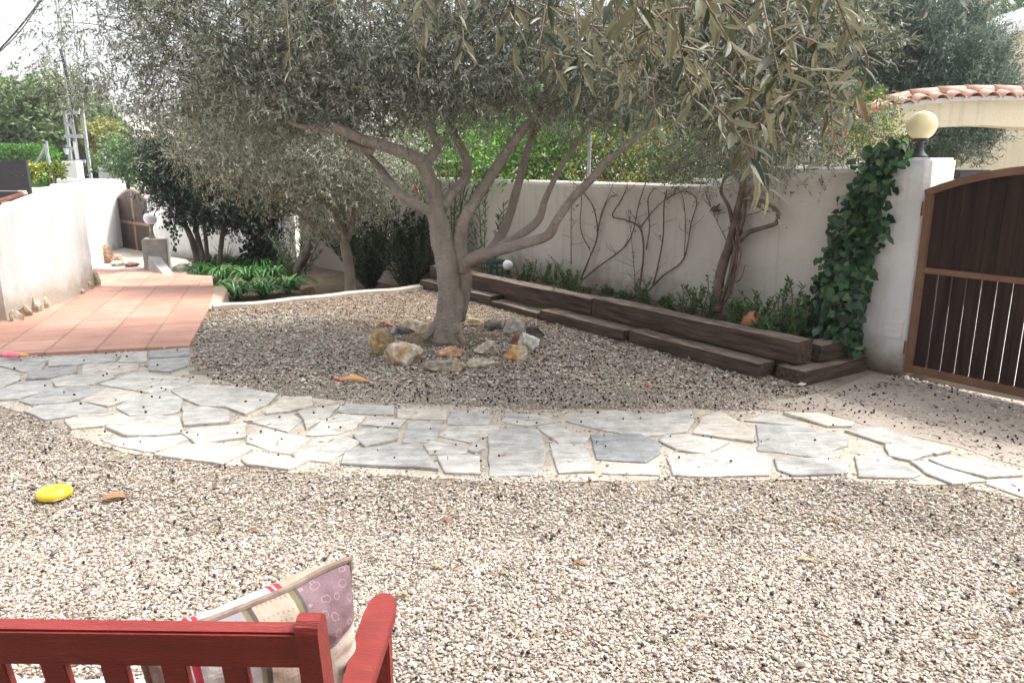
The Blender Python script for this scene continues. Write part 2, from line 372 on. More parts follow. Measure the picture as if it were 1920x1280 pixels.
    def prism(s, poly, z0, z1):
        n = len(poly); a = sum(poly[i][0]*poly[(i+1) % n][1]-poly[(i+1) % n][0]*poly[i][1] for i in range(n))
        if a < 0: poly = poly[::-1]
        s.add([(p[0], p[1], z0) for p in poly]+[(p[0], p[1], z1) for p in poly],
              [tuple(reversed(range(n))), tuple(range(n, 2*n))]+[(i, (i+1) % n, n+(i+1) % n, n+i) for i in range(n)])
    def mesh(s, name, smooth=False):
        me = bpy.data.meshes.new(name); me.from_pydata(s.v, [], s.f); me.update()
        a = me.color_attributes.new('Col', 'FLOAT_COLOR', 'POINT')
        a.data.foreach_set('color', np.c_[np.array(s.c, dtype=float), np.ones(len(s.c))].ravel())
        if smooth: me.polygons.foreach_set('use_smooth', [True]*len(me.polygons))
        return me
    def build(s, name, m, parent=None, smooth=False): return link(name, s.mesh(name, smooth), m, parent)
def sphere_prof(r, n=14, z0=0):
    return [(max(r*math.sin(PI*i/n), 1e-4), z0-r*math.cos(PI*i/n)) for i in range(n+1)]
def npmesh(name, V, Fc, cols, smooth=False):
    """V (n,3), Fc (m,k), cols (n,3)"""
    me = bpy.data.meshes.new(name); n, (m, k) = len(V), Fc.shape
    me.vertices.add(n); me.vertices.foreach_set('co', V.astype(np.float32).ravel())
    me.loops.add(m*k); me.loops.foreach_set('vertex_index', Fc.astype(np.int32).ravel())
    me.polygons.add(m); me.polygons.foreach_set('loop_start', np.arange(0, m*k, k, dtype=np.int32))
    if smooth: me.polygons.foreach_set('use_smooth', np.ones(m, dtype=bool))
    else: me.polygons.foreach_set('use_smooth', np.zeros(m, dtype=bool))
    me.update(calc_edges=True)
    a = me.color_attributes.new('Col', 'FLOAT_COLOR', 'POINT')
    a.data.foreach_set('color', np.c_[cols, np.ones(n)].astype(np.float32).ravel())
    return me
def inst(bv, bf, Mx, T, cols):
    N, n = len(T), len(bv)
    V = np.einsum('nij,vj->nvi', Mx, bv)+T[:, None, :]
    Fc = (np.arange(N)[:, None, None]*n+bf[None]).reshape(-1, bf.shape[1])
    return V.reshape(-1, 3), Fc, np.repeat(cols, n, axis=0)
def cat(parts):
    V, Fc, K, o = [], [], [], 0
    for v, f, c in parts: V.append(v); Fc.append(f+o); K.append(c); o += len(v)
    return np.concatenate(V), np.concatenate(Fc), np.concatenate(K)
def nrm(a): return a/np.maximum(np.linalg.norm(a, axis=-1, keepdims=True), 1e-9)
DIAMOND = (np.array([[0, 0, 0], [.42, .5, .03], [1, 0, -.06], [.42, -.5, .03]], float), np.array([[0, 1, 2, 3]]))
LANCE = (np.array([[0, 0, 0], [.3, .46, .05], [.68, .40, .03], [1, 0, -.08], [.68, -.40, .03], [.3, -.46, .05]], float), np.array([[0, 1, 2, 3], [0, 3, 4, 5]]))
IVY = (np.array([[0, 0, 0], [-.05, .45, .05], [.45, .52, .02], [1, 0, -.1], [.45, -.52, .02], [-.05, -.45, .05]], float), np.array([[0, 1, 2, 3], [0, 3, 4, 5]]))
_g = []
for i_, (x_, w_) in enumerate([(0, .04), (.18, .36), (.4, .5), (.62, .46), (.82, .28), (1, .02)]):
    z_ = -.16*x_*x_
    _g += [[x_, w_, z_+.10*w_], [x_, 0, z_], [x_, -w_, z_+.10*w_]]
NEARLEAF = (np.array(_g), np.array([q for i in range(5) for q in ([i*3, i*3+1, i*3+4, i*3+3], [i*3+1, i*3+2, i*3+5, i*3+4])]))
def leaf_set(pos, d, ln, wd, cols, shape=DIAMOND, up=None, r=rng):
    N = len(pos); d = nrm(d)
    u = (np.array([0, 0, 1.]) if up is None else up)+r.normal(0, .55, (N, 3))
    y = nrm(np.cross(u, d)); z = np.cross(d, y)
    Mx = np.stack([d*ln[:, None], y*wd[:, None], z*ln[:, None]], axis=2)
    return inst(shape[0], shape[1], Mx, pos, cols)
def palette(N, cs, jit=.18, r=rng):
    cs = np.array(cs, float); c = cs[r.integers(0, len(cs), N)]
    return np.clip(c*(1+r.normal(0, jit, (N, 1)))*(1+r.normal(0, .05, (N, 3))), .004, .95)
def rand_in(ells, n, shell=.5, r=rng):
    """points inside a list of ellipsoids (cx,cy,cz,rx,ry,rz[,weight])"""
    E = np.array([(list(e)+[1.0])[:7] for e in ells], float)
    w = E[:, 3]*E[:, 4]*E[:, 5]*E[:, 6]; w /= w.sum()
    k = r.choice(len(E), n, p=w); u = nrm(r.normal(0, 1, (n, 3)))
    rr = (r.random(n)**(1/3))*(1-shell)+shell*(1-.35*r.random(n)**2)
    off = u*rr[:, None]
    return E[k, :3]+off*E[k, 3:6], u, k
def foliage(ells, clumps, twigs, lpt, tw_len, leaf, wid, cs, shape=DIAMOND, droop=.15, clump_r=.22, spread=.8, shell=.4, jit=.2, zmin=None, r=rng, keep=None):
    cc, u, _ = rand_in(ells, clumps, shell, r)
    tone = np.clip(r.normal(1, .18, clumps), .55, 1.5)
    k = r.integers(0, clumps, twigs)
    tp = cc[k]+r.normal(0, clump_r, (twigs, 3))*np.array([1, 1, .8]); td = nrm(u[k]*.55+r.normal(0, .6, (twigs, 3))+np.array([0, 0, .1-droop]))
    L = tw_len*r.uniform(.6, 1.3, twigs); s = np.linspace(.08, 1, lpt)
    pos = tp[:, None]+td[:, None]*(L[:, None]*s)[..., None]
    pos[..., 2] -= (L[:, None]*s**2)*droop
    perp = nrm(np.cross(np.repeat(td[:, None], lpt, 1), r.normal(0, 1, (twigs, lpt, 3))))
    dd = td[:, None]*.7+perp*spread; dd[..., 2] -= droop*.6
    pos = pos.reshape(-1, 3); dd = dd.reshape(-1, 3)
    cols = palette(len(pos), cs, jit, r)*np.repeat(tone[k], lpt)[:, None]
    m = np.ones(len(pos), bool)
    if zmin is not None: m &= pos[:, 2] > zmin
    if keep is not None: m &= keep(pos)
    pos, dd, cols = pos[m], dd[m], cols[m]; N = len(pos)
    return leaf_set(pos, dd, leaf*r.uniform(.6, 1.25, N), wid*r.uniform(.7, 1.25, N), cols, shape, r=r)
def crown_obj(name, data, m, parent=None): return link(name, npmesh(name, *data), m, parent)
def inpoly(x, y, poly):
    c = np.zeros(len(x), bool); n = len(poly)
    for i in range(n):
        x1, y1 = poly[i][0], poly[i][1]; x2, y2 = poly[(i+1) % n][0], poly[(i+1) % n][1]
        cnd = ((y1 > y) != (y2 > y)); xi = (x2-x1)*(y-y1)/((y2-y1) if y2 != y1 else 1e-9)+x1
        c ^= cnd & (x < xi)
    return c
def densify(poly, step=.06, amp=.006, seed=0):
    out = []; n = len(poly)
    for i in range(n):
        a = Vector(poly[i][:2]); b = Vector(poly[(i+1) % n][:2]); k = max(1, int((b-a).length/step))
        for j in range(k):
            p = a.lerp(b, j/k); v = noise.noise_vector(Vector((p.x*9+seed, p.y*9, seed*3.1)))
            out.append((p.x+v.x*amp, p.y+v.y*amp))
    return out
def struct(o, kind='structure'): o['kind'] = kind; return o

# ================================================================== THE GROUND
mb = MB(); mb.add([(-1500, -300, -.62), (1500, -300, -.62), (1500, 2500, -.62), (-1500, 2500, -.62)], [(0, 1, 2, 3)])
struct(mb.build('ground', M['ground']))
KA, KB = P(380, 583), P(800, 541)                                 # kerb between gravel and lower garden
S_END = W(5.2, .78)                                               # left end of the sleepers
TA, TB = P(355, 655), P(408, 552)                                 # right edge of the terrace
gp = [(-9, -3), (9, -3), (9, 1.0), (W(-3.4).x, W(-3.4).y), (W(5.9).x, W(5.9).y), (KB.x, KB.y), (KA.x, KA.y), (TB.x+.25, KA.y-.3), (TA.x, TA.y), (-9, 5.9)]
gravel_tex = mat('gravel_base', (.20, .16, .12), (.34, .29, .23), 45, .95, .8, 120, c3=(.12, .09, .07), s3=3, t3=(.5, .7))
mb = MB(); mb.prism(gp, -.6, 0.0); struct(mb.build('gravel_bed', gravel_tex))
# planted bed soil behind the sleepers
mb = MB(); bed = [W(.2, .7), W(.2, .02), W(5.9, .02), W(5.6, .75)]
mb.prism([(p.x, p.y) for p in bed], .01, .22); struct(mb.build('bed_soil', M['soil']))
# lower garden
mb = MB(); rows = []
NX, NY = 26, 26
for j in range(NY+1):
    for i in range(NX+1):
        x = -12+i*(12.5/NX); y = 8.0+j*(14/NY)
        z = -.30-.02*(y-8)+.05*noise.noise(Vector((x*.8, y*.8, 0)))
        rows.append((x, y, max(z, -.56)))
mb.add(rows, [(j*(NX+1)+i, j*(NX+1)+i+1, (j+1)*(NX+1)+i+1, (j+1)*(NX+1)+i) for j in range(NY) for i in range(NX)])
struct(mb.build('garden_soil', M['soil'], smooth=True))
# driveway by the gate and the street outside
drive_poly = [P(*q) for q in [(1395, 762), (1560, 735), (1640, 700), (1700, 712)]]+[W(-3.2, -.3), Vector((5.5, 2.6, 0)), P(1990, 900), P(1800, 842), P(1560, 782)]
dpoly = [(p.x, p.y) for p in drive_poly]
mb = MB(); mb.prism(densify(dpoly, .15, .03), -.02, .008); struct(mb.build('driveway', M['drive']))
o_ = [W(-3.6, -.36), W(0.1, -.36), W(1.2, -.4), W(1.6, -5), W(-3.6, -5)]
mb = MB(); mb.prism([(p.x, p.y) for p in o_], -.6, .004); struct(mb.build('street', M['street']))
# kerb
mb = MB()
k0 = KA+Vector((.10, .05, 0)); k1 = KB+Vector((.15, .1, 0)); N_ = 16; dv = (k1-k0); pv = Vector((-dv.y, dv.x, 0)).normalized()
vs_, fs_ = [], []
for i in range(N_+1):
    p = k0+dv*(i/N_); w = .07+.012*noise.noise(p*3); h = .045+.02*noise.noise(p*2.3)
    vs_ += [p-pv*w+Vector((0, 0, -.55)), p-pv*w+Vector((0, 0, h)), p+pv*w+Vector((0, 0, h+.004)), p+pv*w+Vector((0, 0, -.55))]
for i in range(N_): fs_ += [(i*4+k, i*4+k+1, (i+1)*4+k+1, (i+1)*4+k) for k in range(3)]
fs_ += [(3, 2, 1, 0), (N_*4, N_*4+1, N_*4+2, N_*4+3)]
mb.add(vs_, fs_)
tag(mb.build('garden_kerb', stucco('kerb_white', (.62, .57, .48), (.48, .43, .35))), 'low whitewashed kerb holding back the gravel behind the large olive', 'kerb')

# ------------------------------------------------------------------ flagstone path
LZ = [  # traced on the left half, (zx,zy): px = zx/2, 620+zy/2
 [(-30,112),(175,108),(180,120),(150,155),(85,160),(20,140),(-30,135)], [(185,125),(200,105),(455,90),(430,118),(350,130),(190,140)],
 [(460,90),(550,82),(550,122),(445,124)], [(560,82),(710,70),(705,100),(560,108)], [(100,190),(110,165),(200,148),(288,142),(285,165),(190,185)],
 [(310,140),(330,132),(520,128),(515,148),(430,172),(310,170)], [(560,140),(575,115),(700,112),(710,135),(640,160),(560,155)],
 [(-30,182),(75,172),(75,190),(0,225),(-30,228)], [(-20,234),(100,200),(190,195),(200,230),(70,262),(-20,268)],
 [(190,190),(250,172),(425,175),(430,185),(320,215),(215,215)], [(378,205),(500,165),(560,162),(735,190),(710,205),(575,240)],
 [(78,270),(220,218),(300,210),(410,222),(375,245),(230,280),(120,282)], [(300,272),(400,230),(440,230),(540,250),(410,292)],
 [(445,295),(470,270),(590,235),(640,238),(680,265),(675,312),(590,328),(490,325)],
 [(645,232),(690,262),(760,290),(840,292),(920,322),(1000,285),(1040,248),(870,220),(740,210)],
 [(95,310),(150,290),(310,278),(405,300),(400,312),(290,325),(175,342)], [(245,345),(300,325),(430,315),(495,335),(380,365),(270,375)],
 [(400,372),(480,335),(610,330),(665,335),(685,390),(590,402),(480,403)], [(685,292),(780,295),(855,310),(858,352),(690,365)],
 [(385,420),(480,408),(680,400),(700,412),(600,455),(540,458)], [(690,395),(720,378),(920,358),(915,410),(740,433)],
 [(580,475),(690,440),(800,432),(945,455),(830,508),(690,488)], [(1000,310),(1060,260),(1165,258),(1170,290),(1080,312),(1000,320)],
 [(918,345),(1000,326),(1100,318),(1130,345),(1080,386)], [(1115,314),(1200,299),(1270,290),(1235,332),(1150,376),(1145,345)],
 [(935,400),(1000,375),(1155,410),(1090,468),(1010,455),(930,425)], [(1150,398),(1210,345),(1275,320),(1370,328),(1330,370),(1270,392),(1170,400)],
 [(1270,310),(1285,282),(1475,290),(1475,323),(1300,316)], [(910,490),(960,468),(1155,495),(1080,527),(930,512)],
 [(1100,470),(1190,415),(1290,405),(1355,425),(1230,500),(1110,485)], [(1325,400),(1380,376),(1490,382),(1485,420),(1370,445)],
 [(1360,360),(1385,338),(1520,342),(1495,370)], [(1490,335),(1495,302),(1675,308),(1672,340)], [(1510,425),(1535,350),(1650,348),(1635,425)],
 [(1280,510),(1300,460),(1400,448),(1570,435),(1645,530),(1540,522)], [(1678,354),(1695,308),(1835,308),(1832,354),(1780,358)],
 [(1648,400),(1690,368),(1870,362),(1870,385),(1760,425)], [(1590,435),(1620,422),(1750,445),(1745,466),(1610,470)],
 [(1642,480),(1720,475),(1795,480),(1800,545),(1670,540)], [(1757,455),(1780,418),(1822,450),(1780,465)],
 [(1830,395),(1900,378),(2020,378),(2042,460),(2030,546),(1836,550)], [(-30,150),(10,152),(70,165),(10,175),(-30,178)]]
RZ = [
 [(-35,320),(90,318),(180,345),(60,362),(-30,350)], [(90,368),(150,358),(285,405),(270,425),(180,428)],
 [(205,345),(240,325),(380,308),(560,322),(670,303),(680,345),(650,385),(480,403),(330,376)], [(140,432),(270,432),(308,535),(175,540)],
 [(296,398),(480,397),(555,435),(545,470),(500,500),(320,488)], [(338,542),(385,504),(540,508),(550,548)],
 [(552,422),(575,402),(675,402),(810,427),(720,470),(620,455)], [(680,396),(715,335),(780,312),(905,385),(900,425),(780,408)],
 [(585,480),(800,458),(890,450),(970,495),(960,550),(700,555),(605,548)], [(870,345),(955,320),(1010,325),(1150,376),(1000,354)],
 [(1020,318),(1150,322),(1285,355),(1270,366),(1180,366)], [(920,360),(1080,365),(1260,405),(1258,438),(1200,455),(1190,488),(1010,462),(925,455)],
 [(985,492),(1060,487),(1250,495),(1250,548),(1050,550),(1000,530)], [(1250,385),(1300,367),(1400,380),(1640,462),(1590,472),(1390,430)],
 [(1398,437),(1470,440),(1570,472),(1490,495),(1415,480)], [(1285,480),(1400,475),(1525,545),(1500,560),(1300,555)],
 [(1495,502),(1555,502),(1770,570),(1650,582),(1560,545)], [(1565,490),(1620,477),(1750,490),(1910,550),(1780,558),(1620,515)],
 [(1780,582),(1830,567),(1960,577),(1960,640),(1900,625)]]
stones = [[P(a/2, 620+b/2) for a, b in q] for q in LZ]+[[P(960+a/2, 620+b/2) for a, b in q] for q in RZ]
SC = [(.52,.505,.465), (.44,.435,.41), (.57,.55,.505), (.48,.47,.44), (.57,.525,.46), (.39,.39,.375), (.52,.505,.465)]
mb = MB(); stone_polys = []
rs = random.Random(3)
for i, q in enumerate(stones):
    c = SC[rs.randrange(len(SC))]
    if i == 42+4: c = (.31, .325, .33)
    mb.col = c
    _cx = sum(p.x for p in q)/len(q); _cy = sum(p.y for p in q)/len(q)
    poly = densify([(_cx+(p.x-_cx)*(1+.007/max(.05, math.hypot(p.x-_cx, p.y-_cy))), _cy+(p.y-_cy)*(1+.007/max(.05, math.hypot(p.x-_cx, p.y-_cy)))) for p in q], .05, .010, i)
    zt = .019+rs.uniform(-.006, .007); tx, ty = rs.uniform(-.012, .012), rs.uniform(-.012, .012)
    cx = sum(p[0] for p in poly)/len(poly); cy = sum(p[1] for p in poly)/len(poly)
    n = len(poly); a = sum(poly[k][0]*poly[(k+1) % n][1]-poly[(k+1) % n][0]*poly[k][1] for k in range(n))
    if a < 0: poly = poly[::-1]
    zz = lambda p: zt+tx*(p[0]-cx)+ty*(p[1]-cy)
    ins = [(cx+(p[0]-cx)*(1-.006/max(.05, math.hypot(p[0]-cx, p[1]-cy))), cy+(p[1]-cy)*(1-.006/max(.05, math.hypot(p[0]-cx, p[1]-cy)))) for p in poly]
    v = [(p[0], p[1], -.01) for p in poly]+[(p[0], p[1], zz(p)-.004) for p in poly]+[(p[0], p[1], zz(p)) for p in ins]
    mb.add(v, [tuple(range(2*n, 3*n))]+[(k, (k+1) % n, n+(k+1) % n, n+k) for k in range(n)]+[(n+k, n+(k+1) % n, 2*n+(k+1) % n, 2*n+k) for k in range(n)])
    stone_polys.append(poly)
fl = struct(mb.build('flagstone_path', M['slate'])); 
mort = [(-60,662),(200,663),(357,652),(362,700),(520,742),(640,752),(1000,768),(1300,768),(1500,772),(1640,792),(1800,838),(1990,895),(1990,962),(1800,908),(1500,901),(900,902),(580,887),(280,858),(200,840),(120,808),(40,775),(-60,752)]
mort = [P(*q) for q in mort]; mpoly = [(p.x, p.y) for p in mort]
mb = MB(); mb.prism(densify(mpoly, .12, .05), -.02, .005); struct(mb.build('path_mortar', M['mortar']))

# ------------------------------------------------------------------ terrace, steps, lower path
mb = MB()
near = [P(-260, 688), P(-100, 680), P(0, 672), TA]
ter = [(p.x, p.y) for p in near]+[(P(392, 583).x, P(392, 583).y), (P(404, 541, .0).x, P(404, 541).y), (P(200, 541).x, P(200, 541).y), (-7.5, 10.2), (-9.5, 7)]
mb.prism(ter, -.5, .035); struct(mb.build('terrace', M['tiles']))
mb = MB()
mb.prism([(-7.5, 9.6), (-3.85, 9.5), (P(398, 517, -.10).x, P(398, 517, -.10).y), (P(200, 520, -.1).x, 12.0)], -.6, -.10)
mb.prism([(-8.5, 11.4), (-4.75, 11.0), (P(350, 510, -.22).x, P(350, 510, -.22).y), (-9.0, 13.6)], -.6, -.22)
struct(mb.build('terrace_steps', M['tiles']))
# bevelled cream side of the terrace
mb = MB()
a, b_ = P(392, 583), P(404, 541)
mb.add([a+Vector((0, 0, .03)), b_+Vector((0, 0, .03)), b_+Vector((.05, .12, .03)), a+Vector((.09, .0, -.02)), b_+Vector((.13, .06, -.02)),
        a+Vector((.12, 0, -.45)), b_+Vector((.17, .06, -.45)), b_+Vector((-.5, .5, -.3))],
       [(0, 3, 4, 1), (3, 5, 6, 4), (1, 4, 2)])
struct(mb.build('terrace_edge', mat('edge_clay', (.48, .36, .26), (.60, .46, .34), 5, .8, .4)))
mb = MB(); cpts = [(-9.6, 12.6), (-5.6, 12.8), (-5.9, 14.2), (-7.0, 16.0), (-8.1, 17.0), (-9.8, 18.8), (-13, 21), (-14, 17)]
mb.prism(cpts, -.6, -.40); struct(mb.build('lower_path', M['concrete']))

# ================================================================== WALLS
def wall_strip(mb, a, b, z0, tops, th=.2, off=0, rnd=.05):
    """wall from a to b, tops = [(u, z)], rounded coping; the front is on the a->b line, thickness goes away from the camera"""
    a = Vector((a.x, a.y, 0)); b = Vector((b.x, b.y, 0)); d = b-a; n = Vector((-d.y, d.x, 0)).normalized()
    if n.dot(a) < 0: n = -n
    vs_, fs_ = [], []
    for u, z in tops:
        p = a+d*u; w = .008*noise.noise(p*1.7)
        for q, zz in ((0, z0), (0, z-rnd), (.3*rnd, z-.35*rnd), (rnd, z), (th-rnd, z), (th-.3*rnd, z-.35*rnd), (th, z-rnd), (th, z0)):
            vs_.append(p+n*(q+w)+Vector((0, 0, zz)))
    k = 8
    for i in range(len(tops)-1): fs_ += [(i*k+j, i*k+j+1, (i+1)*k+j+1, (i+1)*k+j) for j in range(k-1)]
    fs_ += [tuple(reversed(range(k))), tuple(range((len(tops)-1)*k, len(tops)*k))]
    mb.add(vs_, fs_)
mb = MB()
tops = [(0, 1.60), (.06, 1.585), (.115, 1.575), (.118, 1.575)]
L = 12.9
def tt(t, z): return (t/L, z+.006*noise.noise(Vector((t*2, 0, 0))))
tops = [tt(t, 1.575) for t in np.arange(0, 1.30, .13)]+[tt(1.36, 1.56), tt(1.43, 1.50), tt(1.50, 1.44), tt(1.6, 1.415)]+[tt(t, 1.40) for t in np.arange(1.8, 4.9, .25)]+[tt(t, 1.40-.0*(t-5)) for t in np.arange(5, 12.91, .5)]
wall_strip(mb, W(0), W(L), -.6, tops, .2)
mb.build('garden_wall', M['wall'])
bpy.data.objects['garden_wall']; tag(bpy.data.objects['garden_wall'], 'long white rendered garden wall with vines running behind the planted bed', 'wall')
mb = MB(); wall_strip(mb, W(12.85, -.01), Vector((-7.75, 16.75, 0)), -.6, [(u, 1.15-.25*u) for u in np.linspace(0, 1, 9)], .2)
tag(mb.build('garden_wall', M['farwhite']), 'white wall behind the dark multi stemmed tree, reaching the small arched gate', 'wall')
# gate pillar
A_ = Vector((3.005, 5.50, 0)); gd = -WD; back = -WN
pillar = thing('gate_pillar', 'square white rendered pillar with a yellow globe lamp on top beside the large gate', 'pillar', A_)
mb = MB(); pc = A_+WD*.205+back*.19
import bmesh
bm = bmesh.new(); bmesh.ops.create_cube(bm, size=1)
for v in bm.verts:
    v.co = Vector((v.co.x*.41, v.co.y*.38, (v.co.z+.5)*1.64))
bmesh.ops.subdivide_edges(bm, edges=bm.edges[:], cuts=7, use_grid_fill=True)
bmesh.ops.bevel(bm, geom=[e for e in bm.edges if len(e.link_faces) == 2 and e.calc_face_angle(0) > 1], offset=.018, segments=2, affect='EDGES')
rot = Matrix.Rotation(math.atan2(WD.y, WD.x), 4, 'Z')
for v in bm.verts:
    d = noise.noise_vector(v.co*5)*.006; v.co = rot @ (v.co+d)+pc
me = bpy.data.meshes.new('shaft'); bm.to_mesh(me); bm.free(); me.polygons.foreach_set('use_smooth', [True]*len(me.polygons))
M['pillar'] = stucco('pillar_stucco', (.74, .74, .74), (.66, .66, .66), .14)
link('shaft', me, M['pillar'], pillar)
mb = MB(); a, b2 = PW(1641, 606, .045), PW(1674, 612, .045); c2_ = PW(1639, 634, .045)
ctr = A_+WD*.13+WN*.004+Vector((0, 0, .36))
mb.box(0, 0, 0, .15, .016, .13, mtx=Matrix.Translation(ctr) @ rot, bev=.004); mb.build('cover_plate', M['pillar'], pillar)
# globe lamps
def globe_lamp(label, base, r, globe_m, hp, stand_m, block=None, group=None, rb=None):
    t = thing('globe_lamp', label, 'lamp', base, group)
    b = Vector(base); rb = rb or r*.62
    m1 = MB(); m1.lathe([(rb, 0), (rb*1.05, .012), (rb*.9, .025), (rb*.55, hp*.35), (rb*.42, hp*.6), (rb*.5, hp*.85), (rb*.85, hp*.9), (rb*.85, hp*1.02)], b); m1.build('lamp_base', stand_m, t, True)
    m2 = MB(); m2.lathe(sphere_prof(r, 18, hp+r*.93), b, 32); m2.build('globe', globe_m, t, True)
    return t
ptop = pc+Vector((0, 0, 1.637)); lp = PY(1722, 290, 5.86)
globe_lamp('yellow globe lamp on black base on top of the gate pillar', (lp.x, lp.y, 1.637), .107, M['yellowglobe'], .14, M['black'])

# ------------------------------------------------------------------ the gate
gate = thing('driveway_gate', 'large arched brown gate with dark vertical boards at the right edge', 'gate', A_)
def G(s, z, o=0): p = A_+gd*s+WN*(.01+o); return Vector((p.x, p.y, z))
GL = 1.5
def gtop(s): return 1.39+.175*math.sin(PI*max(0, min(s, GL))/GL)**.9
mb = MB()
mb.bar(G(.03, .06), G(.03, 1.41), .05, .055, .004, up=gd)
mb.bar(G(GL-.03, .06), G(GL-.03, gtop(GL)), .05, .055, .004, up=gd)
mb.bar(G(.055, .09), G(GL-.055, .09), .045, .06, .004)
mb.bar(G(.055, .84), G(GL-.055, .84), .052, .042, .004)
K = 14
for i in range(K):
    s0, s1 = GL*i/K, GL*(i+1)/K
    mb.bar(G(s0, gtop(s0)), G(s1+.004, gtop(s1+.004)), .056, .052, .003)
mb.build('frame', M['gateframe'], gate)
for nm, z0, z1 in (('upper_boards', .861, None), ('lower_boards', .12, .819)):
    mb = MB(); s = .062; rr = random.Random(4)
    while s < GL-.1:
        w = .088; g = .0095 if nm == 'lower_boards' else .003
        e = min(s+w, GL-.065)
        za, zb = z0, (z1 if z1 else None)
        if zb is None:
            v = [G(s, za, -.014), G(e, za, -.014), G(e, gtop(e)-.02, -.014), G(s, gtop(s)-.02, -.014), G(s, za, .006), G(e, za, .006), G(e, gtop(e)-.02, .006), G(s, gtop(s)-.02, .006)]
        else:
            v = [G(s, za, -.014), G(e, za, -.014), G(e, zb, -.014), G(s, zb, -.014), G(s, za, .006), G(e, za, .006), G(e, zb, .006), G(s, zb, .006)]
        mb.add(v, [(0, 1, 2, 3), (7, 6, 5, 4), (0, 4, 5, 1), (1, 5, 6, 2), (2, 6, 7, 3), (3, 7, 4, 0)])
        s = e+g
    mb.build(nm, M['gatewood'], gate)
for z in (.25, 1.28):
    mb = MB(); p = G(.002, z, .03); mb.lathe([(.014, -.05), (.014, .05)], p, 12); mb.build('hinge', M['gateframe'], gate)
mb = MB(); q_ = A_+gd*(GL+.23)+back*.19; mb.box(q_.x, q_.y, .82, .41, .38, 1.64, math.atan2(WD.y, WD.x), bev=.018)
tag(mb.build('gate_pillar', M['pillar']), 'plain white pillar carrying the latch side of the large gate', 'pillar')
# ================================================================== SLEEPERS
def sleeper(a, b, w, h, z0, label):
    a = Vector(a); b = Vector(b); d = (b-a); Ld = d.length; x = d.normalized(); y = Vector((-x.y, x.x, 0))
    bm = bmesh.new(); bmesh.ops.create_cube(bm, size=1)
    bmesh.ops.subdivide_edges(bm, edges=[e for e in bm.edges if abs((e.verts[0].co-e.verts[1].co).x) > .5], cuts=24)
    bmesh.ops.subdivide_edges(bm, edges=[e for e in bm.edges if abs((e.verts[0].co-e.verts[1].co).x) < .01], cuts=2, use_grid_fill=True)
    for v in bm.verts:
        p = Vector((v.co.x*Ld, v.co.y*w, v.co.z*h))
        nn = noise.noise_vector(Vector((p.x*2.5, p.y*14, p.z*14))+a*3)
        edge = (abs(v.co.y) > .49) + (abs(v.co.z) > .49)
        p += Vector((nn.x*.008, nn.y*.008, nn.z*.008))
        if edge == 2: p.y *= .965; p.z *= .95
        p.y += .02*math.sin(p.x*1.1+a.x)
        v.co = p
    me = bpy.data.meshes.new('railway_sleeper'); bm.to_mesh(me); bm.free()
    me.polygons.foreach_set('use_smooth', [False]*len(me.polygons))
    o = link('railway_sleeper', me, M['sleeper'])
    o.matrix_world = Matrix.Translation((a+b)/2+Vector((0, 0, z0+h/2))) @ Matrix((x, y, Vector((0, 0, 1)))).transposed().to_4x4()
    tag(o, label, 'sleeper', 'old wooden sleepers edging the raised bed')
f0, f1 = P(1500, 722), P(1630, 702)
sleeper(W(.125, .85), W(.10, .06), .25, .115, 0, 'short dark sleeper on the gravel against the foot of the gate pillar')
q0 = W(.30, .86); 
sleeper(W(.33, .86), W(1.75, .83), .2, .125, 0, 'lower sleeper nearest the pillar end, lying on the gravel in the front row')
sleeper(W(1.80, .85), W(3.05, .83), .2, .115, 0, 'lower sleeper in the middle of the front row, partly sunk in gravel')
sleeper(W(3.08, .86), W(3.95, .84), .2, .075, 0, 'thin pale topped lower sleeper sunk in gravel right of the olive trunk')
sleeper(W(4.0, .86), W(5.55, .88), .2, .12, 0, 'lower sleeper at the far end of the row, behind the olive trunk')
sleeper(W(.15, .66), W(2.45, .66), .19, .175, .13, 'long upper sleeper with a broken grey end near the gate pillar')
sleeper(W(2.5, .665), W(5.6, .70), .19, .165, .125, 'long upper reddish sleeper at the far half of the raised bed')
sleeper(W(.17, .54), W(.15, .06), .17, .13, .125, 'short sleeper turned across the bed end under the ivy')

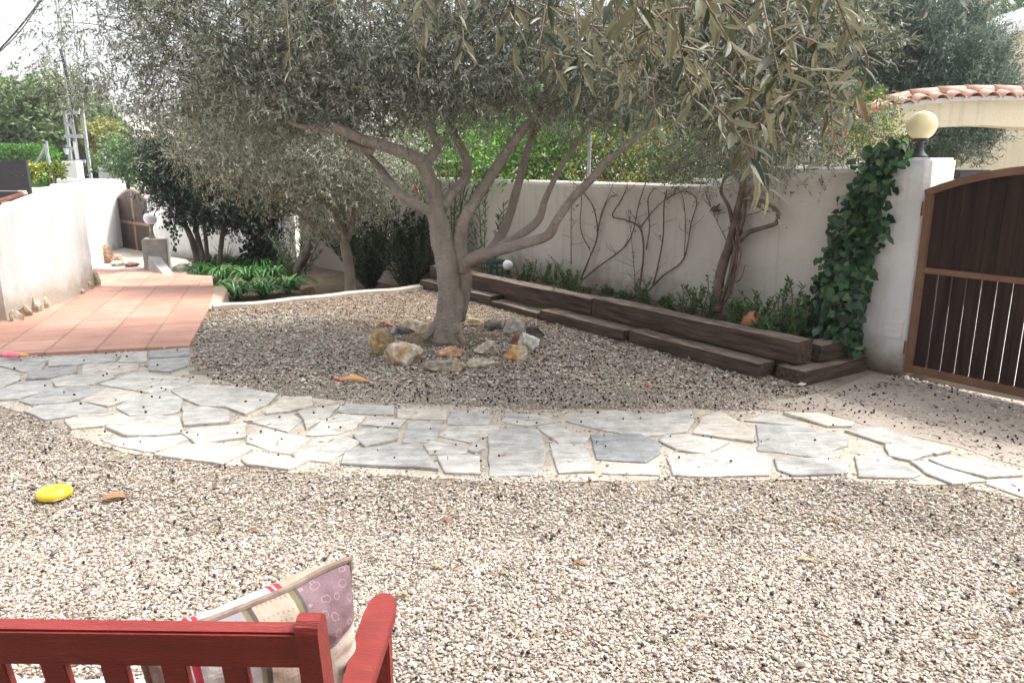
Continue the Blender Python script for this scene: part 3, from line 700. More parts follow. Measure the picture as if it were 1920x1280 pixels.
# ================================================================== ROCKS round the olive
def rock(x0, x1, y0, y1, col, label, seed, col2=None, push=.45, zlift=0, flat=1.0, name='rock', base=None, gz=0, group='rocks ringing the olive trunk'):
    cx = (x0+x1)/2; b = P(cx, y1-3, gz); w = (x1-x0)*b.y/F; ph = (y1-y0)*b.y/F
    dp = min(w*.75, ph*1.6); h = max(.05, ph-.22*dp)*1.18
    bm = bmesh.new(); bmesh.ops.create_icosphere(bm, subdivisions=4, radius=1)
    rr = random.Random(seed); pl = []
    for _ in range(11):
        n = Vector((rr.gauss(0, 1), rr.gauss(0, 1), rr.gauss(0, .8))).normalized(); pl.append((n, rr.uniform(.55, .85)))
    for v in bm.verts:
        p = v.co.copy()
        for n, dd in pl:
            e = p.dot(n)
            if e > dd: p -= n*(e-dd)*.93
        p *= 1+.10*noise.noise(p*1.7+Vector((seed, 0, 0)))+.07*noise.noise(p*4+Vector((seed, 2, 0)))+.035*noise.noise(p*10)
        v.co = p
    xs = [v.co.x for v in bm.verts]; zs = [v.co.z for v in bm.verts]
    for v in bm.verts:
        v.co = Vector(((v.co.x-min(xs))/(max(xs)-min(xs))*w-w/2, v.co.y*dp*.55, (v.co.z-min(zs))/(max(zs)-min(zs))*h*1.25*flat-h*.25))
    me = bpy.data.meshes.new(name); bm.to_mesh(me); 
    me.polygons.foreach_set('use_smooth', [False]*len(me.polygons))
    n = len(me.vertices); co = np.empty(n*3); me.vertices.foreach_get('co', co); co = co.reshape(-1, 3)
    c2 = col2 or tuple(min(1, c*1.35) for c in col)
    f = np.array([noise.noise(Vector(p)*9+Vector((seed*1.7, 0, 3))) for p in co]); f = np.clip(f*2.2+.5, 0, 1)[:, None]
    cc = np.array(col)*(1-f)+np.array(c2)*f
    a = me.color_attributes.new('Col', 'FLOAT_COLOR', 'POINT'); a.data.foreach_set('color', np.c_[cc, np.ones(n)].ravel())
    bm.free(); o = link(name, me, M['rock']); o.location = b+Vector((0 if push > 0 else .03, dp*push, zlift))
    return tag(o, label, 'rock', group)
rock(690, 744, 618, 672, (.30, .24, .14), 'tall olive brown boulder at the left of the ring around the olive', 1, (.40, .27, .13))
rock(714, 791, 642, 691, (.44, .32, .20), 'tan and white pointed rock at the front left of the ring', 2, (.62, .55, .47))
rock(785, 876, 672, 705, (.30, .27, .21), 'long flat grey brown rock, the frontmost of the ring', 3, (.38, .30, .19))
rock(811, 872, 649, 676, (.45, .25, .14), 'rounded orange brown rock lying behind the frontmost flat rock', 4, (.55, .34, .22))
rock(872, 938, 673, 695, (.36, .32, .25), 'low grey slab right beside the frontmost flat rock', 5)
rock(886, 937, 639, 671, (.44, .38, .29), 'pale beige pointed rock right of the orange rounded rock', 6)
rock(941, 996, 648, 683, (.50, .29, .11), 'yellow ochre angular rock at the front right of the ring', 7, (.55, .48, .40))
rock(970, 1013, 626, 662, (.56, .54, .46), 'nearly white lumpy rock at the right of the ring', 8, (.70, .69, .63))
rock(957, 976, 627, 650, (.30, .14, .09), 'small red brown stone against the left side of the white rock', 9)
rock(906, 949, 599, 624, (.15, .13, .115), 'dark grey block on the far side of the ring', 10, (.24, .21, .18))
rock(942, 990, 596, 634, (.30, .28, .25), 'grey upright angular rock at the far right of the ring', 11, (.42, .40, .36))
rock(986, 1022, 614, 638, (.035, .03, .028), 'blackish stone behind the white rock', 12, (.08, .07, .06))
rock(867, 907, 596, 617, (.42, .32, .20), 'tan rock just right of the trunk on the far side', 13)
rock(735, 806, 596, 628, (.50, .43, .34), 'pale beige rock left of the trunk on the far side', 14, (.36, .27, .18))
rock(708, 736, 601, 619, (.36, .21, .14), 'small reddish rock at the back left of the ring', 15)
rock(730, 770, 614, 632, (.10, .085, .08), 'dark flat stone behind the tall olive brown boulder', 16, (.4, .38, .42))
rock(996, 1022, 660, 678, (.28, .17, .11), 'thin brown slab leaning out at the right of the ochre rock', 17, flat=.6)
rock(678, 696, 629, 645, (.5, .46, .37), 'small cream stone half hidden left of the olive brown boulder', 18)

# ================================================================== TREES
def limb(mb, pts, jit=.22, n=10, sub=4):
    """pts: (px, py, Y, width_px)"""
    mb.tube([PY(x, y, Y) for x, y, Y, w in pts], [px2m(w*.34, Y) for x, y, Y, w in pts], n, True, jit, sub)
OC = [(.155, .185, .125), (.20, .23, .165), (.28, .31, .25), (.10, .13, .085), (.25, .235, .15)]
b0 = P(835, 640)
olive = thing('olive_tree', 'large grey barked olive tree with forked trunk inside the ring of rocks', 'tree', b0)
mb = MB(); Y0 = b0.y
limb(mb, [(838, 652, Y0, 104), (838, 634, Y0, 86), (841, 605, Y0, 76), (843, 560, Y0, 68), (841, 515, Y0, 66), (833, 470, Y0, 60), (822, 420, Y0, 54), (814, 370, Y0, 47), (800, 325, Y0-.05, 43), (790, 303, Y0-.1, 38)], .24, 24, 7)
limb(mb, [(790, 303, Y0-.1, 36), (765, 290, Y0-.15, 33), (725, 275, Y0-.2, 31), (680, 262, Y0-.3, 28), (645, 245, Y0-.35, 25), (622, 236, Y0-.4, 18)], .16, 14)
limb(mb, [(700, 283, Y0-.2, 22), (675, 276, Y0-.25, 24), (652, 269, Y0-.25, 22)], .1, 12)
limb(mb, [(640, 248, Y0-.3, 18), (595, 240, Y0-.35, 15), (560, 236, Y0-.4, 12), (535, 225, Y0-.45, 7)], .1)
limb(mb, [(670, 262, Y0-.2, 20), (630, 215, Y0-.1, 16), (590, 165, Y0, 14), (550, 140, Y0+.1, 10), (500, 90, Y0+.1, 6)], .15)
limb(mb, [(612, 195, Y0-.1, 11), (625, 150, Y0, 9), (633, 95, Y0, 7), (640, 40, Y0, 5)], .1)
limb(mb, [(790, 310, Y0-.1, 32), (808, 294, Y0-.05, 28), (820, 275, Y0, 25), (808, 240, Y0, 22), (798, 205, Y0, 18), (790, 150, Y0, 14), (780, 80, Y0, 12), (775, 0, Y0, 9)], .16)
limb(mb, [(818, 400, Y0, 30), (790, 388, Y0-.05, 30), (755, 370, Y0-.1, 29), (733, 345, Y0, 25), (712, 315, Y0+.1, 20), (690, 290, Y0+.1, 15), (665, 265, Y0+.2, 11)], .18)
limb(mb, [(830, 390, Y0, 28), (850, 360, Y0+.1, 27), (872, 335, Y0+.2, 26), (876, 305, Y0+.25, 25), (862, 270, Y0+.25, 20), (850, 245, Y0+.3, 17), (843, 200, Y0+.3, 12), (850, 120, Y0+.3, 9)], .18)
limb(mb, [(862, 600, Y0+.1, 30), (872, 545, Y0+.05, 36), (872, 505, Y0+.02, 40), (862, 465, Y0, 38), (868, 420, Y0, 32), (893, 375, Y0+.05, 31), (925, 322, Y0+.1, 28), (960, 272, Y0+.1, 25), (985, 237, Y0+.1, 23), (1010, 212, Y0+.1, 18), (1040, 150, Y0+.1, 12), (1060, 60, Y0, 8)], .17, 14)
limb(mb, [(1000, 222, Y0, 14), (980, 205, Y0, 11), (955, 185, Y0, 9), (930, 130, Y0, 6)], .1)
limb(mb, [(868, 510, Y0, 30), (880, 488, Y0-.05, 36), (915, 475, Y0-.1, 34), (960, 462, Y0-.15, 30), (1005, 450, Y0-.2, 28), (1028, 440, Y0-.2, 27), (1045, 412, Y0-.2, 23), (1075, 370, Y0-.2, 22), (1110, 335, Y0-.2, 21), (1140, 300, Y0-.2, 17), (1180, 270, Y0-.2, 12), (1250, 215, Y0-.2, 8)], .16, 14)
limb(mb, [(905, 485, Y0+.2, 26), (935, 450, Y0+.4, 30), (955, 405, Y0+.45, 25), (968, 360, Y0+.45, 23), (985, 295, Y0+.45, 20), (1005, 235, Y0+.4, 17), (1025, 160, Y0+.4, 10)], .13)
limb(mb, [(935, 462, Y0+.1, 20), (975, 440, Y0+.15, 22), (1010, 412, Y0+.2, 22), (1022, 375, Y0+.2, 17), (1045, 325, Y0+.2, 15), (1070, 285, Y0+.2, 13), (1110, 225, Y0+.2, 11), (1150, 150, Y0+.2, 7)], .16)
# root flare
for x1, y1, w in ((795, 640, 30), (812, 652, 26), (872, 650, 26), (855, 658, 22)):
    limb(mb, [(840, 560, Y0, 30), ((840*1.4+x1)/2.4, 605, Y0-.05, 28), (x1*.7+840*.3, y1-20, Y0-.06, w-4), (x1, y1-2, Y0-.1, 14)], .2)
mb.build('trunk', M['bark'], olive, True)
def E(px, py, Y, rx, ry, rz, w=1):
    p = PY(px, py, Y); return (p.x, p.y, p.z, px2m(rx, Y), ry, px2m(rz, Y), w)
ell = [E(260, 20, 7.2, 120, .5, 75, .3), E(340, 110, 6.9, 105, .6, 105, .8), E(430, 40, 6.8, 170, .9, 120), E(430, 190, 6.6, 120, .6, 90),
       E(560, 110, 6.6, 160, .9, 120), E(700, 60, 6.8, 170, 1.0, 110), E(720, 175, 6.9, 130, .7, 65), E(880, 90, 7.0, 150, 1.0, 120),
       E(860, 190, 7.4, 110, .6, 45, .8), E(1020, 110, 7.0, 150, .9, 100), E(1150, 130, 6.9, 130, .8, 80), E(1060, 200, 7.3, 90, .4, 38, .6), E(1180, 215, 7.0, 80, .4, 35, .5),
       E(620, 220, 6.7, 90, .4, 36, .7), E(1280, 90, 7.2, 140, .8, 110), E(600, 315, 7.0, 80, .35, 30, .25)]
ell_top = [(-3.4, 6.8, 4.2, 1.3, 1.5, .8), (-1.8, 6.8, 4.6, 1.6, 1.7, 1.0), (0, 6.9, 4.7, 1.6, 1.7, 1.0), (1.4, 7, 4.2, 1.2, 1.4, .8)]
d1 = foliage(ell, 1050, 10500, 15, .22, .058, .0115, OC, droop=.12, clump_r=.13, shell=.25, jit=.3)
d2 = foliage(ell_top, 420, 2600, 14, .26, .085, .024, OC, droop=.15, clump_r=.2, shell=.3)
dl = foliage([E(120, 110, 7.4, 35, .3, 55), E(160, 30, 7.3, 60, .3, 40), E(185, 130, 7.3, 50, .3, 40), E(250, 190, 7.2, 40, .3, 40)], 60, 210, 14, .24, .06, .012, OC, droop=.3, clump_r=.12, jit=.3)
crown_obj('crown', cat([d1, d2, dl]), M['olive'], olive)
# twigs inside the crown
mb = MB(); cc, u, _ = rand_in(ell, 420, .2)
for p, d in zip(cc, u):
    p = Vector(p); c = Vector((-.6, 6.7, 2.0)); q = p.lerp(c, .16)+Vector((random.gauss(0, .06), random.gauss(0, .06), -.05))
    mb.tube([q, (p+q)/2+Vector((random.gauss(0, .03), 0, .03)), p+Vector(d)*.1], [.009, .006, .003], 4, False, 0, 2)
mb.build('inner_twigs', M['twig'], olive, True)

# second olive
o2b = P(655, 560, -.32); Y2 = o2b.y
OC2 = [(.20, .20, .10), (.25, .24, .13), (.15, .165, .08), (.32, .29, .17), (.19, .195, .13)]
olive2 = thing('olive_tree', 'smaller leaning olive tree with yellowish crown behind the white kerb', 'tree', o2b)
mb = MB()
limb(mb, [(658, 566, Y2, 38), (657, 540, Y2, 30), (655, 505, Y2, 28), (650, 475, Y2, 27), (643, 445, Y2, 26), (637, 420, Y2, 20), (625, 395, Y2, 17), (600, 370, Y2, 12), (560, 345, Y2, 10), (520, 315, Y2, 7), (480, 300, Y2, 5)], .16, 12)
limb(mb, [(642, 452, Y2, 16), (620, 440, Y2-.1, 15), (590, 422, Y2-.2, 14), (560, 400, Y2-.3, 12), (540, 375, Y2-.3, 11), (515, 350, Y2-.3, 8), (470, 335, Y2-.4, 5)], .16)
limb(mb, [(652, 450, Y2, 17), (660, 425, Y2, 15), (663, 400, Y2, 13), (672, 370, Y2, 9), (690, 330, Y2, 6)], .16)
limb(mb, [(655, 425, Y2, 10), (645, 400, Y2, 9), (620, 370, Y2+.1, 7), (600, 330, Y2, 5)], .16)
mb.build('trunk', M['bark'], olive2, True)
ell2 = [E(420, 240, 10.2, 100, .6, 60), E(480, 285, 10.0, 115, .8, 55), E(560, 270, 10.3, 140, .8, 70), E(480, 335, 9.9, 60, .5, 22, .7), E(640, 330, 10.8, 110, .7, 60), E(720, 300, 11, 90, .6, 70),
        E(620, 390, 10.6, 110, .5, 35, .4), E(730, 375, 11.2, 90, .5, 30, .5), E(570, 330, 10.2, 95, .6, 35), E(500, 200, 10.4, 160, .6, 50)]
crown_obj('crown', foliage(ell2, 900, 6500, 14, .25, .062, .013, OC2, droop=.2, clump_r=.16, shell=.3, jit=.35), M['olive'], olive2)

# near olive whose sprays hang in front of the camera
tb = Vector((4.3, 1.2, 0))
olive3 = thing('olive_tree', 'nearest olive tree, its large leaved sprays hanging in from the top of the view', 'tree', tb)
mb = MB()
mb.tube([tb, tb+Vector((-.05, .1, 1.2)), tb+Vector((-.3, .4, 2.1)), tb+Vector((-1.0, .9, 2.6)), tb+Vector((-2.1, 1.1, 2.85)), tb+Vector((-3.6, .9, 2.75)), tb+Vector((-5.2, .7, 2.7))], [.17, .13, .12, .09, .06, .04, .02], 12, True, .15, 4)
mb.tube([tb+Vector((-.3, .4, 2.1)), tb+Vector((-.6, 2, 2.8)), tb+Vector((-1.2, 3.6, 3.1)), tb+Vector((-2, 4.6, 3.3))], [.1, .07, .05, .03], 10, True, .15, 4)
mb.build('trunk', M['bark'], olive3, True)
def sprays(specs, seed):
    r = np.random.default_rng(seed)
    NC = [(.075, .09, .045), (.10, .11, .055), (.05, .07, .04), (.14, .13, .065), (.07, .09, .055), (.20, .15, .08)]
    for (x0, y0, x1, y1, Y, n, lm) in specs:
        pos, dr, ln = [], [], []; tw = MB()
        a = PY(x0, y0, Y+r.normal(0, .05)); b = PY(x1, y1, Y+r.normal(0, .08)); m_ = (a+b)/2+Vector((r.normal(0, .02), r.normal(0, .03), .03))
        tw.tube([a, m_, b], [.0024, .0018, .0009], 5, False, 0, 4)
        for i in range(n):
            s = ((i+1)/n)**.9
            p = a*(1-s)**2+m_*2*s*(1-s)+b*s*s; t = (m_-a)*(1-s)+(b-m_)*s; t.normalize()
            ang = i*1.57+r.normal(0, .3); o = t.orthogonal(); o2 = t.cross(o)
            for sg in (0, PI):
                if r.random() < .1: continue
                q = o*math.cos(ang+sg)+o2*math.sin(ang+sg)
                d = t*(.45+.5*s+r.normal(0, .2))+q*(.95-.3*s); d.z -= r.uniform(-.15, .25)
                pos.append(tuple(p+q*.002)); dr.append(tuple(d)); ln.append(lm*r.uniform(.5, 1.12)*(1-.25*s))
        N = len(pos); ln = np.array(ln)
        w = tw.build('twig', M['twig'], olive3, True)
        lf_ = crown_obj('leaves', leaf_set(np.array(pos), np.array(dr), ln, ln*r.uniform(.17, .27, N), palette(N, NC, .28, r), NEARLEAF, r=r), M['olivenear'])
        lf_.parent = w; lf_.matrix_parent_inverse = Matrix.Translation(-Vector(olive3.location)) @ Matrix.Translation(Vector(olive3.location))
sp = []
rs = random.Random(11)
for (x, y, Y, n) in [(545, 135, 2.0, 7), (560, 60, 2.1, 5), (450, 20, 1.9, 5), (630, 10, 2.0, 5), (790, 110, 1.7, 7), (850, 60, 1.6, 7), (910, 20, 1.7, 6), (960, 120, 1.35, 8), (1040, 130, 1.5, 7),
                     (985, 30, 1.5, 7), (1110, 60, 1.4, 7), (1180, 210, 1.7, 9), (1230, 240, 1.5, 10), (1160, 30, 1.3, 6), (1260, 60, 1.35, 7), (1300, 190, 1.4, 9)]:
    sp.append((x+rs.uniform(-60, 40), -150, x, y, Y, n, .068))
for i in range(36):
    x = rs.uniform(1170, 1590); y = rs.uniform(-10, 330-abs(x-1440)*.55)
    sp.append((x+rs.uniform(-300, 200), y-rs.uniform(60, 230), x, y, rs.uniform(1.2, 2.6), rs.randint(6, 10), .068))
for (x, y, Y, n) in [(800, 60, 1.5, 8), (870, 95, 1.6, 8), (930, 50, 1.4, 8), (1010, 90, 1.35, 9), (1060, 20, 1.5, 8), (1090, 150, 1.5, 8), (700, 20, 1.9, 6)]: sp.append((x+rs.uniform(-120, 120), y-rs.uniform(120, 200), x, y, Y, n, .068))
sp += [(1500, 60, 1420, 330, 1.15, 9, .07), (1340, 200, 1440, 355, 1.1, 7, .07), (1480, 180, 1400, 300, 1.3, 8, .066), (1460, 120, 1560, 240, 1.3, 9, .07), (1500, -60, 1600, 80, 1.15, 9, .072),
       (1430, -80, 1470, 180, 1.2, 9, .07), (1300, -60, 1400, 130, 1.2, 9, .07), (1560, -120, 1610, 30, 1.25, 8, .072)]
sprays(sp, 5)
ell3 = [E(1270, 60, 4.7, 120, .5, 80), E(1400, 70, 4.9, 140, .6, 100), E(1440, 190, 5.1, 90, .4, 70, .8), E(1530, 80, 5.0, 80, .4, 90, .7), E(1330, 180, 5.2, 90, .4, 50, .6), E(1550, 210, 5.2, 45, .3, 55, .5), E(1460, 270, 5.3, 70, .3, 30, .4)]
crown_obj('crown', cat([foliage(ell3, 420, 2300, 14, .22, .055, .0115, [(.15, .165, .11), (.21, .22, .16), (.11, .13, .085)], LANCE, droop=.15, clump_r=.1, jit=.3),
    foliage([(2.7, 6.0, 3.7, 1.5, .9, .55), (1.3, 5.9, 3.9, 1.3, .8, .5)], 260, 1700, 14, .25, .085, .024, OC, droop=.2, clump_r=.2)]), M['olive'], olive3)

# ================================================================== PLANTS
def stems_plant(name, label, base, n, h, lean, leaf, wid, cs, m='leaf', shape=LANCE, lps=24, stem_r=.006, group=None, cat_='plant', seed=1, stem_m='greenstem', start=.15, droop=.15, spread=1.0, flowers=None):
    r = np.random.default_rng(seed); base = Vector(base)
    t = thing(name, label, cat_, base, group); mb = MB(); pos, dr = [], []
    tips = []
    for i in range(n):
        a = r.uniform(0, 2*PI); rad = lean*r.uniform(.2, 1); hh = h*r.uniform(.65, 1.05)
        p0 = base+Vector((r.normal(0, .03), r.normal(0, .03), -.01)); p2 = p0+Vector((math.cos(a)*rad, math.sin(a)*rad, hh)); p1 = (p0+p2)/2+Vector((r.normal(0, .04), r.normal(0, .04), hh*.1))
        mb.tube([p0, p1, p2], [stem_r, stem_r*.8, stem_r*.4], 5, False, 0, 4); tips.append(p2)
        for k in range(lps):
            s = start+(1-start)*(k+r.random())/lps
            p = p0*(1-s)**2+p1*2*s*(1-s)+p2*s*s; b = k*2.4+r.normal(0, .4)
            d = Vector((math.cos(b)*spread, math.sin(b)*spread, .55+.7*s-droop+r.normal(0, .2))); pos.append(tuple(p)); dr.append(tuple(d))
    N = len(pos)
    data = leaf_set(np.array(pos), np.array(dr), leaf*r.uniform(.6, 1.2, N), wid*r.uniform(.7, 1.2, N), palette(N, cs, .25, r), shape, r=r)
    crown_obj('leaves', data, M[m], t); mb.build('stem', M[stem_m], t, True)
    if flowers:
        for p in flowers:
            fb = MB(); q = Vector(p)
            for k in range(6):
                a = k*PI/3+.3; d = Vector((math.cos(a), -.6, math.sin(a)))*.028; s_ = Vector((-math.sin(a), 0, math.cos(a)))*.012
                fb.add([q, q+d*.6+s_, q+d, q+d*.6-s_], [(0, 1, 2, 3)])
            fb.build('flower', M['leafred'], t)
    return t
GR = [(.055, .13, .03), (.08, .17, .045), (.04, .09, .03), (.11, .19, .06)]
BL = [(.07, .15, .045), (.10, .20, .06), (.05, .11, .04), (.15, .23, .10)]
# raised bed, left to right (px x, px y of the foot on the wall line, height in px)
bp = [  # px, off from wall, height m, n, leaf, wid, label
 (985, .30, .30, 9, .04, .014, 'low bushy green plant in the bed beside the white garden globe'),
 (1018, .22, .26, 6, .035, .012, 'thin stemmed seedling plant against the wall, next right of the garden globe'),
 (1045, .2, .34, 6, .035, .012, 'slim upright plant with a pink flower at the far end of the bed'),
 (1068, .4, .26, 16, .04, .016, 'dense round bright green bush at the far end of the raised bed'),
 (1135, .35, .13, 12, .04, .016, 'creeping low plant in the bed below the second vine'),
 (1172, .38, .14, 12, .04, .016, 'creeping low plant right at the foot of the tallest bare vine'),
 (1215, .35, .28, 8, .045, .018, 'medium leafy plant in the middle of the raised bed'),
 (1255, .42, .17, 14, .045, .018, 'low spreading plant in the middle of the raised bed'),
 (1298, .40, .30, 12, .045, .018, 'bushy plant just left of the twisted bougainvillea trunk'),
 (1330, .30, .42, 9, .045, .017, 'taller leafy plant against the wall left of the bougainvillea trunk'),
 (1385, .45, .24, 15, .05, .018, 'spreading bright plant at the foot of the bougainvillea trunk'),
 (1420, .33, .34, 12, .045, .018, 'leafy plant behind the clay pot in the bed'),
 (1440, .50, .17, 18, .05, .018, 'low dense plant in front of the clay pot'),
 (1490, .40, .26, 14, .05, .018, 'green plant between the clay pot and the ivy')]
for i, (x, off, h, n, lf, wd, lb) in enumerate(bp):
    p = PW(x, 560, off); stems_plant('bed_plant', lb, (p.x, p.y, .22), n, h, h*.55, lf, wd, GR if i % 2 else BL, seed=20+i, lps=18, group='small plants in the raised bed')
for x, h, lb in ((1478, .50, 'tall spire of upright leaves in the bed, left of the ivy'), (1505, .44, 'second upright leafy spire touching the ivy, slightly shorter')):
    p = PW(x, 560, .25); stems_plant('bed_plant', lb, (p.x, p.y, .22), 3, h, .05, .055, .02, GR, seed=50+x, lps=34, start=.02, group='small plants in the raised bed')
gcl = foliage([(W(t, o).x, W(t, o).y, .24, .22, .16, .035) for t, o in ((.6, .4), (1.1, .35), (1.7, .4), (2.3, .42), (3.0, .42), (3.6, .45), (4.2, .45))], 90, 700, 7, .06, .03, .015, [(.04, .08, .025), (.06, .10, .03), (.03, .05, .02)], clump_r=.06)
tag(crown_obj('ground_cover', gcl, M['leaf']), 'low creeping greenery and weeds between plants of the raised bed', 'ground cover', kind='stuff')
# clay pot lying in the bed
p = PW(1407, 600, .42); mb = MB(); mb.lathe([(.005, -.07), (.05, -.068), (.072, -.03), (.08, .03), (.07, .07), (.06, .075), (.06, .05), (.003, .0)], (p.x, p.y, .30), 24, axis=(.5, -.4, .35))
tag(mb.build('clay_pot', M['terracottapot'], smooth=True), 'round terracotta pot lying tipped over among plants of the raised bed', 'pot')
# garden globe light on the far sleepers
p = PW(952, 520, .46); globe_lamp('small white globe garden light at the far end of the raised bed', (p.x, p.y, .22), .062, M['whiteplastic'], .13, M['black'])
p = PW(929, 524, .40); t = thing('plant_basket', 'dark green plastic basket beside the white garden globe', 'basket', (p.x, p.y, .22))
mb = MB()
for k in range(9): 
    a = k*2*PI/9; mb.bar((p.x+.1*math.cos(a), p.y+.07*math.sin(a), .22), (p.x+.12*math.cos(a), p.y+.085*math.sin(a), .42), .018, .012)
mb.build('ribs', M['greenpl'], t)
mb = MB()
for z, k in ((.25, 1.0), (.33, 1.1), (.39, 1.17), (.42, 1.2)): mb.tube([(p.x+.1*k*math.cos(a), p.y+.07*k*math.sin(a), z) for a in np.linspace(0, 2*PI, 20)], .012, 6, False, 0, 1)
mb.build('rim', M['greenpl'], t)

# vines on the wall  (zoomed tracing: px = 860+zx/2.8446, 250+zy/2.8446)
def Z4(q, off): return PW(860+q[0]/2.8446, 250+q[1]/2.8446, off)
VN = [
 ('forked woody vine on the wall, its base near the bright round bush', .013, [[(650,780),(700,660),(740,540),(720,400),(660,310),(610,260)], [(742,540),(760,430),(800,330),(825,265)], [(735,520),(752,470),(800,350),(850,330)], [(700,620),(650,510),(655,350),(640,280)], [(690,680),(725,600),(745,500)]]),
 ('long vine sweeping right from the bright round bush up to the fence', .011, [[(655,785),(760,700),(880,610),(930,520),(960,380),(1000,255)]]),
 ('vine rising from the bed and forking widely into two arching arms', .014, [[(960,850),(985,650),(970,510),(900,465),(820,440),(870,350),(900,280)], [(972,500),(1040,410),(1110,350),(1240,285)], [(1000,620),(1018,500),(1010,350),(1050,290)]]),
 ('vine that runs right along the bed then climbs in two parallel strands', .010, [[(985,870),(1090,760),(1200,670),(1240,480),(1270,370),(1240,320),(1180,310)], [(1203,665),(1210,480),(1195,340),(1165,295)]]),
 ('smooth reddish vine stem climbing between the forked vine and the double strand', .012, [[(1035,810),(1060,720),(1090,550),(1095,380),(1112,305)]]),
 ('thin straight black vine hanging down the wall nearest the olive limbs', .007, [[(600,700),(600,450),(612,300)]]),
 ('thin vine stem standing upright with a cut end halfway up the wall', .006, [[(945,840),(930,650),(905,405)]]),
 ('thin vine slanting down the wall to the bougainvillea trunk', .006, [[(1430,575),(1360,430),(1310,300)]])]
for lb, rad, paths in VN:
    base = Z4(paths[0][0], .1); t = thing('climbing_vine', lb, 'vine', (base.x, base.y, .2), 'bare vines on the garden wall')
    mb = MB()
    for j, q in enumerate(paths):
        pts = [Z4(p, .12 if (i == 0 and j == 0) else .03+.02*((i+j) % 2)) for i, p in enumerate(q)]
        k = .8 if j == 0 else .5; mb.tube(pts, list(np.linspace(rad*k, rad*k*.5, len(pts))), 6, True, .25, 5)
    for _ in range(9):
        q = paths[random.randrange(len(paths))]; i = random.randrange(len(q)-1); u_ = random.random(); w0 = (q[i][0]*(1-u_)+q[i+1][0]*u_, q[i][1]*(1-u_)+q[i+1][1]*u_)
        w1 = (w0[0]+random.gauss(0, 45), w0[1]-random.uniform(15, 80)); mb.tube([Z4(w0, .035), Z4(((w0[0]+w1[0])/2+random.gauss(0, 9), (w0[1]+w1[1])/2), .05), Z4(w1, .04)], [.0035, .0025, .001], 4, False, 0, 3)
    mb.build('stem', M['vine'], t, True)
    ps = np.array([tuple(Z4((q[i][0]+rng.normal(0, 10), q[i][1]+rng.normal(0, 10)), .05)) for q in paths for i in range(len(q)//2, len(q)) for _ in range(5)])
    crown_obj('leaves', leaf_set(ps, rng.normal(0, 1, ps.shape), np.full(len(ps), .03), np.full(len(ps), .012), palette(len(ps), [(.05, .08, .03), (.08, .11, .04), (.16, .09, .05)])), M['leaf'], t)
# bougainvillea trunk with its loop
base = Z4((1385, 940), .3); t = thing('bougainvillea', 'twisted woody bougainvillea trunk with a looped branch against the wall', 'climber', (base.x, base.y, .2))
mb = MB()
def V4(q, rad, off=.1, o0=.3): 
    pts = [Z4(p, o0+(off-o0)*min(1, i/2)) for i, p in enumerate(q)]; mb.tube(pts, list(np.linspace(rad, rad*.45, len(pts))), 8, True, .3, 6)
V4([(1375,955),(1395,760),(1445,600),(1475,450),(1510,300),(1495,200)], .05); V4([(1390,950),(1440,800),(1475,620),(1520,440),(1530,250)], .028)
V4([(1495,575),(1550,525),(1620,505),(1690,480),(1700,420),(1640,370),(1560,350),(1530,330)], .026, .12, .12); V4([(1460,470),(1440,390),(1400,310),(1422,230)], .022, .12, .12)
V4([(1420,900),(1480,700),(1490,500),(1530,380)], .014); V4([(1440,880),(1460,720),(1510,560),(1500,400)], .012); V4([(1400,900),(1470,640),(1440,500)], .012)
V4([(1450,860),(1505,640),(1480,460),(1560,300)], .01); V4([(1530,330),(1600,390),(1660,420)], .016, .12, .12)
V4([(1520,440),(1600,420),(1640,380)], .007, .1, .1); V4([(1440,800),(1500,780),(1530,700)], .007, .2, .2)
mb.build('trunk', M['vine'], t, True)
ebg = []
for x, y, rx, rz in ((1400, 290, 90, 25), (1470, 300, 70, 25), (1330, 300, 80, 22), (1540, 290, 40, 30)):
    q = PW(x, y, .0); ebg.append((q.x, q.y+.1, q.z, px2m(rx, q.y), .2, px2m(rz, q.y)))
crown_obj('leaves', foliage(ebg, 160, 800, 12, .18, .04, .010, [(.10, .11, .07), (.16, .165, .12), (.07, .09, .05), (.2, .16, .12)], droop=.1, clump_r=.12), M['leaf'], t)
mb = MB(); q = PW(1340, 392, .05); mb.lathe(sphere_prof(.03, 8), q, 8)
for k in range(7): mb.tube([q, q+Vector((random.gauss(0, .03), -.02, random.gauss(0, .03)))], [.01, .006], 5, True, 0, 1)
tag(mb.build('wall_hook', M['vine']), 'small dark rusty knot fixed on the wall left of the bougainvillea', 'hook')

# ivy on pillar side
ib = W(.12, .2, .2); ivy = thing('ivy', 'thick dark green ivy climbing the wall beside the gate pillar', 'ivy', ib)
IV = [(1672, 285, 46, 22), (1650, 318, 40, 30), (1635, 360, 38, 32), (1620, 400, 42, 32), (1606, 440, 50, 32), (1596, 480, 50, 34), (1586, 520, 54, 34), (1576, 560, 58, 34), (1568, 598, 60, 32), (1585, 630, 40, 26), (1640, 345, 26, 18), (1655, 430, 20, 22), (1632, 515, 14, 14), (1608, 640, 14, 22), (1560, 620, 45, 22), (1690, 300, 18, 12)]
pp, dd_ = [], []
for x, y, rx, rz in IV:
    n = int(rx*rz*.10)
    for _ in range(n):
        a, b = rng.normal(0, .5), rng.normal(0, .55); q = PW(x-6+rx*.86*max(-1.15, min(1.0, a)), y+rz*b, .03+abs(rng.normal(0, .055)) + (.22*max(0, (y-430)/210))*rng.random())
        pp.append(tuple(q)); dd_.append((rng.normal(-.1, .5), rng.normal(-.35, .3), -.7+rng.normal(0, .35)))
pp = np.array(pp); N = len(pp); upn = np.tile(np.array([WN.x, WN.y, .25]), (N, 1))*1.5
